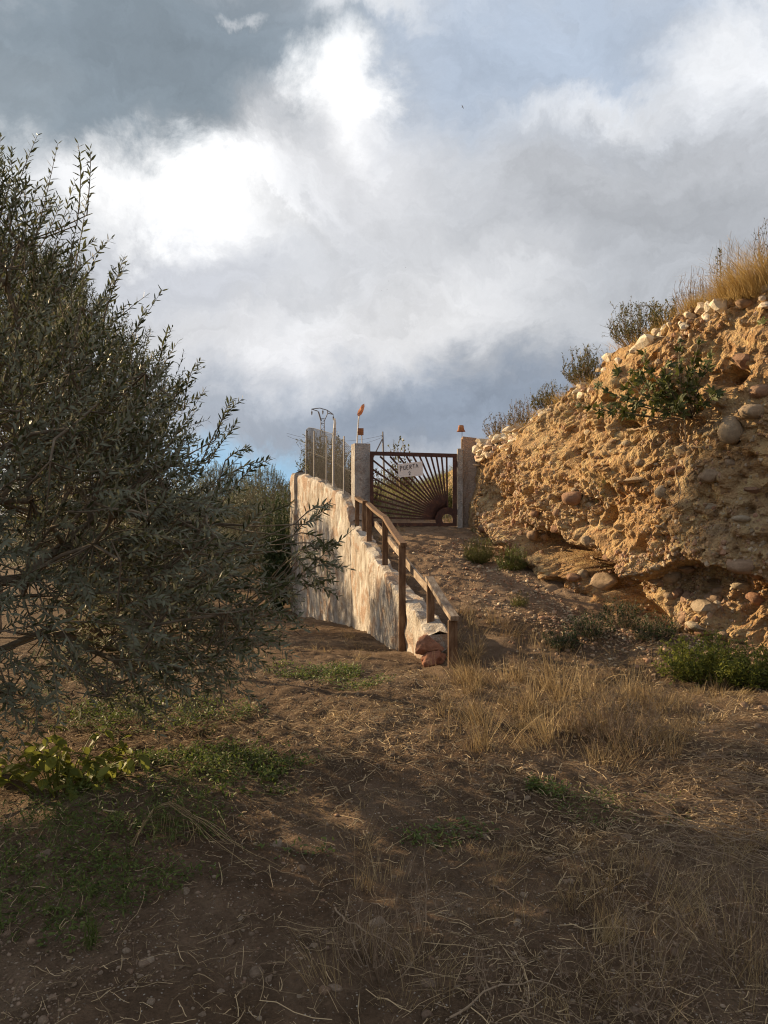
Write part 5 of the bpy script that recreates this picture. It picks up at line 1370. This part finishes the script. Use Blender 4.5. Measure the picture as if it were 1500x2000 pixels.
# ---------------- plants behind the fence and the gate
for k, (px, D, z0, h, w, nl, mt, lab) in enumerate([(640, 17.2, 2.2, 1.25, .5, 5200, 'scrubgreen', 'brown-green bush behind the wire fence, in its middle'), (610, 18.4, 2.1, 1.4, .42, 3800, 'scrubgreen', 'taller loose bush behind the left end of the fence'), (672, 16.0, 2.0, 1.1, .4, 3600, 'scrub', 'reddish-brown bush behind the fence next to the pillar')]):
    bush('fence_bush', lab, 'bush', (P(px, 0, D).x, D, z0), h, w, 70, nl, .06, .018, mt, 'drytwig', 670 + k, 'bushes behind the fence', wig=.2, r0=.005, lkeep=.1)
bush('ivy_shrub', 'dark green shrub climbing at the left end of the cream wall', 'shrub', (-2.35, 17.6, gz(-2.35, 17.6) - .05), 2.9, .34, 60, 9000, .065, .026, 'darkgreen', 'darkgreen', 680, None, wig=.15, r0=.01, lkeep=.05, up=1.05)
bush('olive_sapling', 'loose olive shoots rising beside the left end of the wall', 'shrub', (-2.45, 19.4, gz(-2.4, 19.4)), 3.1, .55, 36, 6500, .07, .018, 'olive', 'darkgreen', 681, None, wig=.2, r0=.01, lkeep=.2)
yt = bush('young_tree', 'small young leafy tree standing behind the gate, above its top bar', 'tree', (P(783, 0, 20).x, 20, 2.0), 1.85, .30, 9, 330, .085, .045, 'scrubgreen', 'drytwig', 690, None, wig=.35, r0=.014, lkeep=.45)
bush('gate_bush', 'leafy branch tips seen through the top left corner of the gate', 'bush', (P(733, 0, 17).x, 17, 1.75), 1.0, .2, 14, 220, .06, .03, 'scrubgreen', 'drytwig', 691, None, wig=.3, r0=.008)
bush('gate_bush', 'low green bush behind the gate near its hub', 'bush', (1.25, 15.8, float(ground_z(1.25, 15.8))), .62, .4, 120, 1500, .05, .012, 'grassgreen', 'grassgreen', 692, None, wig=.2, r0=.003)
bush('gate_bush', 'dark bush behind the middle of the gate under the sign', 'bush', (.42, 21.0, float(ground_z(.42, 21))), .8, .5, 90, 1300, .06, .02, 'scrubgreen', 'drytwig', 693, None, wig=.2, r0=.006)
bg = MB(); r_ = np.random.default_rng(55); n = 5200
y = r_.uniform(13.9, 26, n); x = r_.uniform(-.5, 1.6, n) + (y - 14) * .02
blades(bg, np.stack([x, y, ground_z(x, y) - .01], -1), r_.uniform(.08, .30, n), 56, lean=.35, wd=.008)
i_ = np.nonzero(svals[fidx_s] > 11.3)[0]; i_ = r_.choice(i_, 1600)
blades(bg, fverts[i_], r_.uniform(.08, .28, len(i_)), 57, lean=.5, wd=.008, dirv=np.array((-.5, -.2, .2)))
tag(bg.build('terrace_grass', MAT['grassgreen']), 'dry yellowish grass covering the terrace seen through the gate', 'grass', kind='stuff')

# far trees closing the view on the left: dark pine, yellowish bush
def round_tree(label, loc_, h, w, seed, mat, nlf=4200, name='far_tree', lf=.16):
    r = np.random.default_rng(seed); t = thing(name, label, 'tree', loc_, 'far trees')
    MB().tubes(np.array([(0, 0, -.2), (0, 0, h * .4), (.1, 0, h * .75)]), np.array((.14, .11, .05)), 8).build('trunk', MAT['bark'], t)
    nc = 46; cc_ = r.normal(size=(nc, 3)); cc_ = norm(cc_) * r.uniform(.3, 1, (nc, 1)) * np.array((w, w, h * .33)) + np.array((0, 0, h * .64))
    k_ = r.integers(0, nc, nlf); pos = cc_[k_] + r.normal(0, 1, (nlf, 3)) * np.array((w, w, h * .3)) * .17
    fo_ = MB().leaves(pos, r.normal(size=(nlf, 3)), r.normal(size=(nlf, 3)), lf * r.uniform(.6, 1.2, nlf), lf * .35, .1, np.clip(r.normal(.5, .25, nlf), 0, 1))
    tag(fo_.build('crown', MAT[mat], t), kind='stuff')
round_tree('dark rounded pine crown low against the blue sky between olive and wall', (P(487, 0, 42).x, 42, -.8), 4.5, 1.9, 71, 'darkgreen', 5200)
round_tree('yellow-green tree crown just right of the dark pine', (P(522, 0, 36).x, 36, -.8), 3.7, 1.2, 72, 'scrubgreen', 3600)
round_tree('dark tree crown far back at left behind the olive branches', (P(330, 0, 45).x, 45, -.8), 4.6, 3.0, 73, 'darkgreen', 5200)
round_tree('far grey-green tree crown at the left edge behind the olives', (P(80, 0, 42).x, 42, -.8), 4.6, 3.4, 74, 'scrubgreen', 5200)

# ---------------- birds
def bird(label, px, pyy, D, size, roll, group=None):
    t = thing('bird', label, 'bird', tuple(P(px, pyy, D)), group); t.scale = (size,) * 3; t.rotation_euler = (.3, roll, .8)
    MB().tubes(np.array([(0, -.5, 0), (0, -.38, .02), (0, -.1, .02), (0, .2, 0), (0, .45, 0)]), np.array((.01, .08, .12, .08, .01)), 8).build('body', MAT['ink'], t, True)
    for s_ in (-1, 1):
        V = np.array([(0, -.15, .03), (0, .12, .02), (s_ * .4, -.22, .18), (s_ * .42, .05, .17), (s_ * .8, .05, .10), (s_ * .78, .12, .09)])
        V = np.vstack([V, V - np.array((0, 0, .012))])
        MB().add(V, [(0, 1, 3, 2), (2, 3, 5, 4), (7, 6, 8, 9), (9, 8, 10, 11), (0, 2, 8, 6), (2, 4, 10, 8), (1, 7, 9, 3), (3, 9, 11, 5), (4, 5, 11, 10)]).build('wing', MAT['ink'], t)
bird('dark bird alone high in the sky, the largest speck', 903, 209, 40, .14, .75)
for k, (a, b, lab) in enumerate([(745, 567, 'tiny distant bird, lower left of the small flock in mid sky'), (756, 566, 'tiny distant bird, lower right of the close trio in mid sky'), (759, 549, 'tiny distant bird, topmost of the close trio in mid sky'), (792, 523, 'tiny distant bird flying apart, upper right of the trio')]):
    bird(lab, a, b, 110, .13, .2 * k, 'small flock of distant birds')
print('objects', len(bpy.data.objects), 'tris', sum(len(m.loops) - 2 * len(m.polygons) for m in bpy.data.meshes))
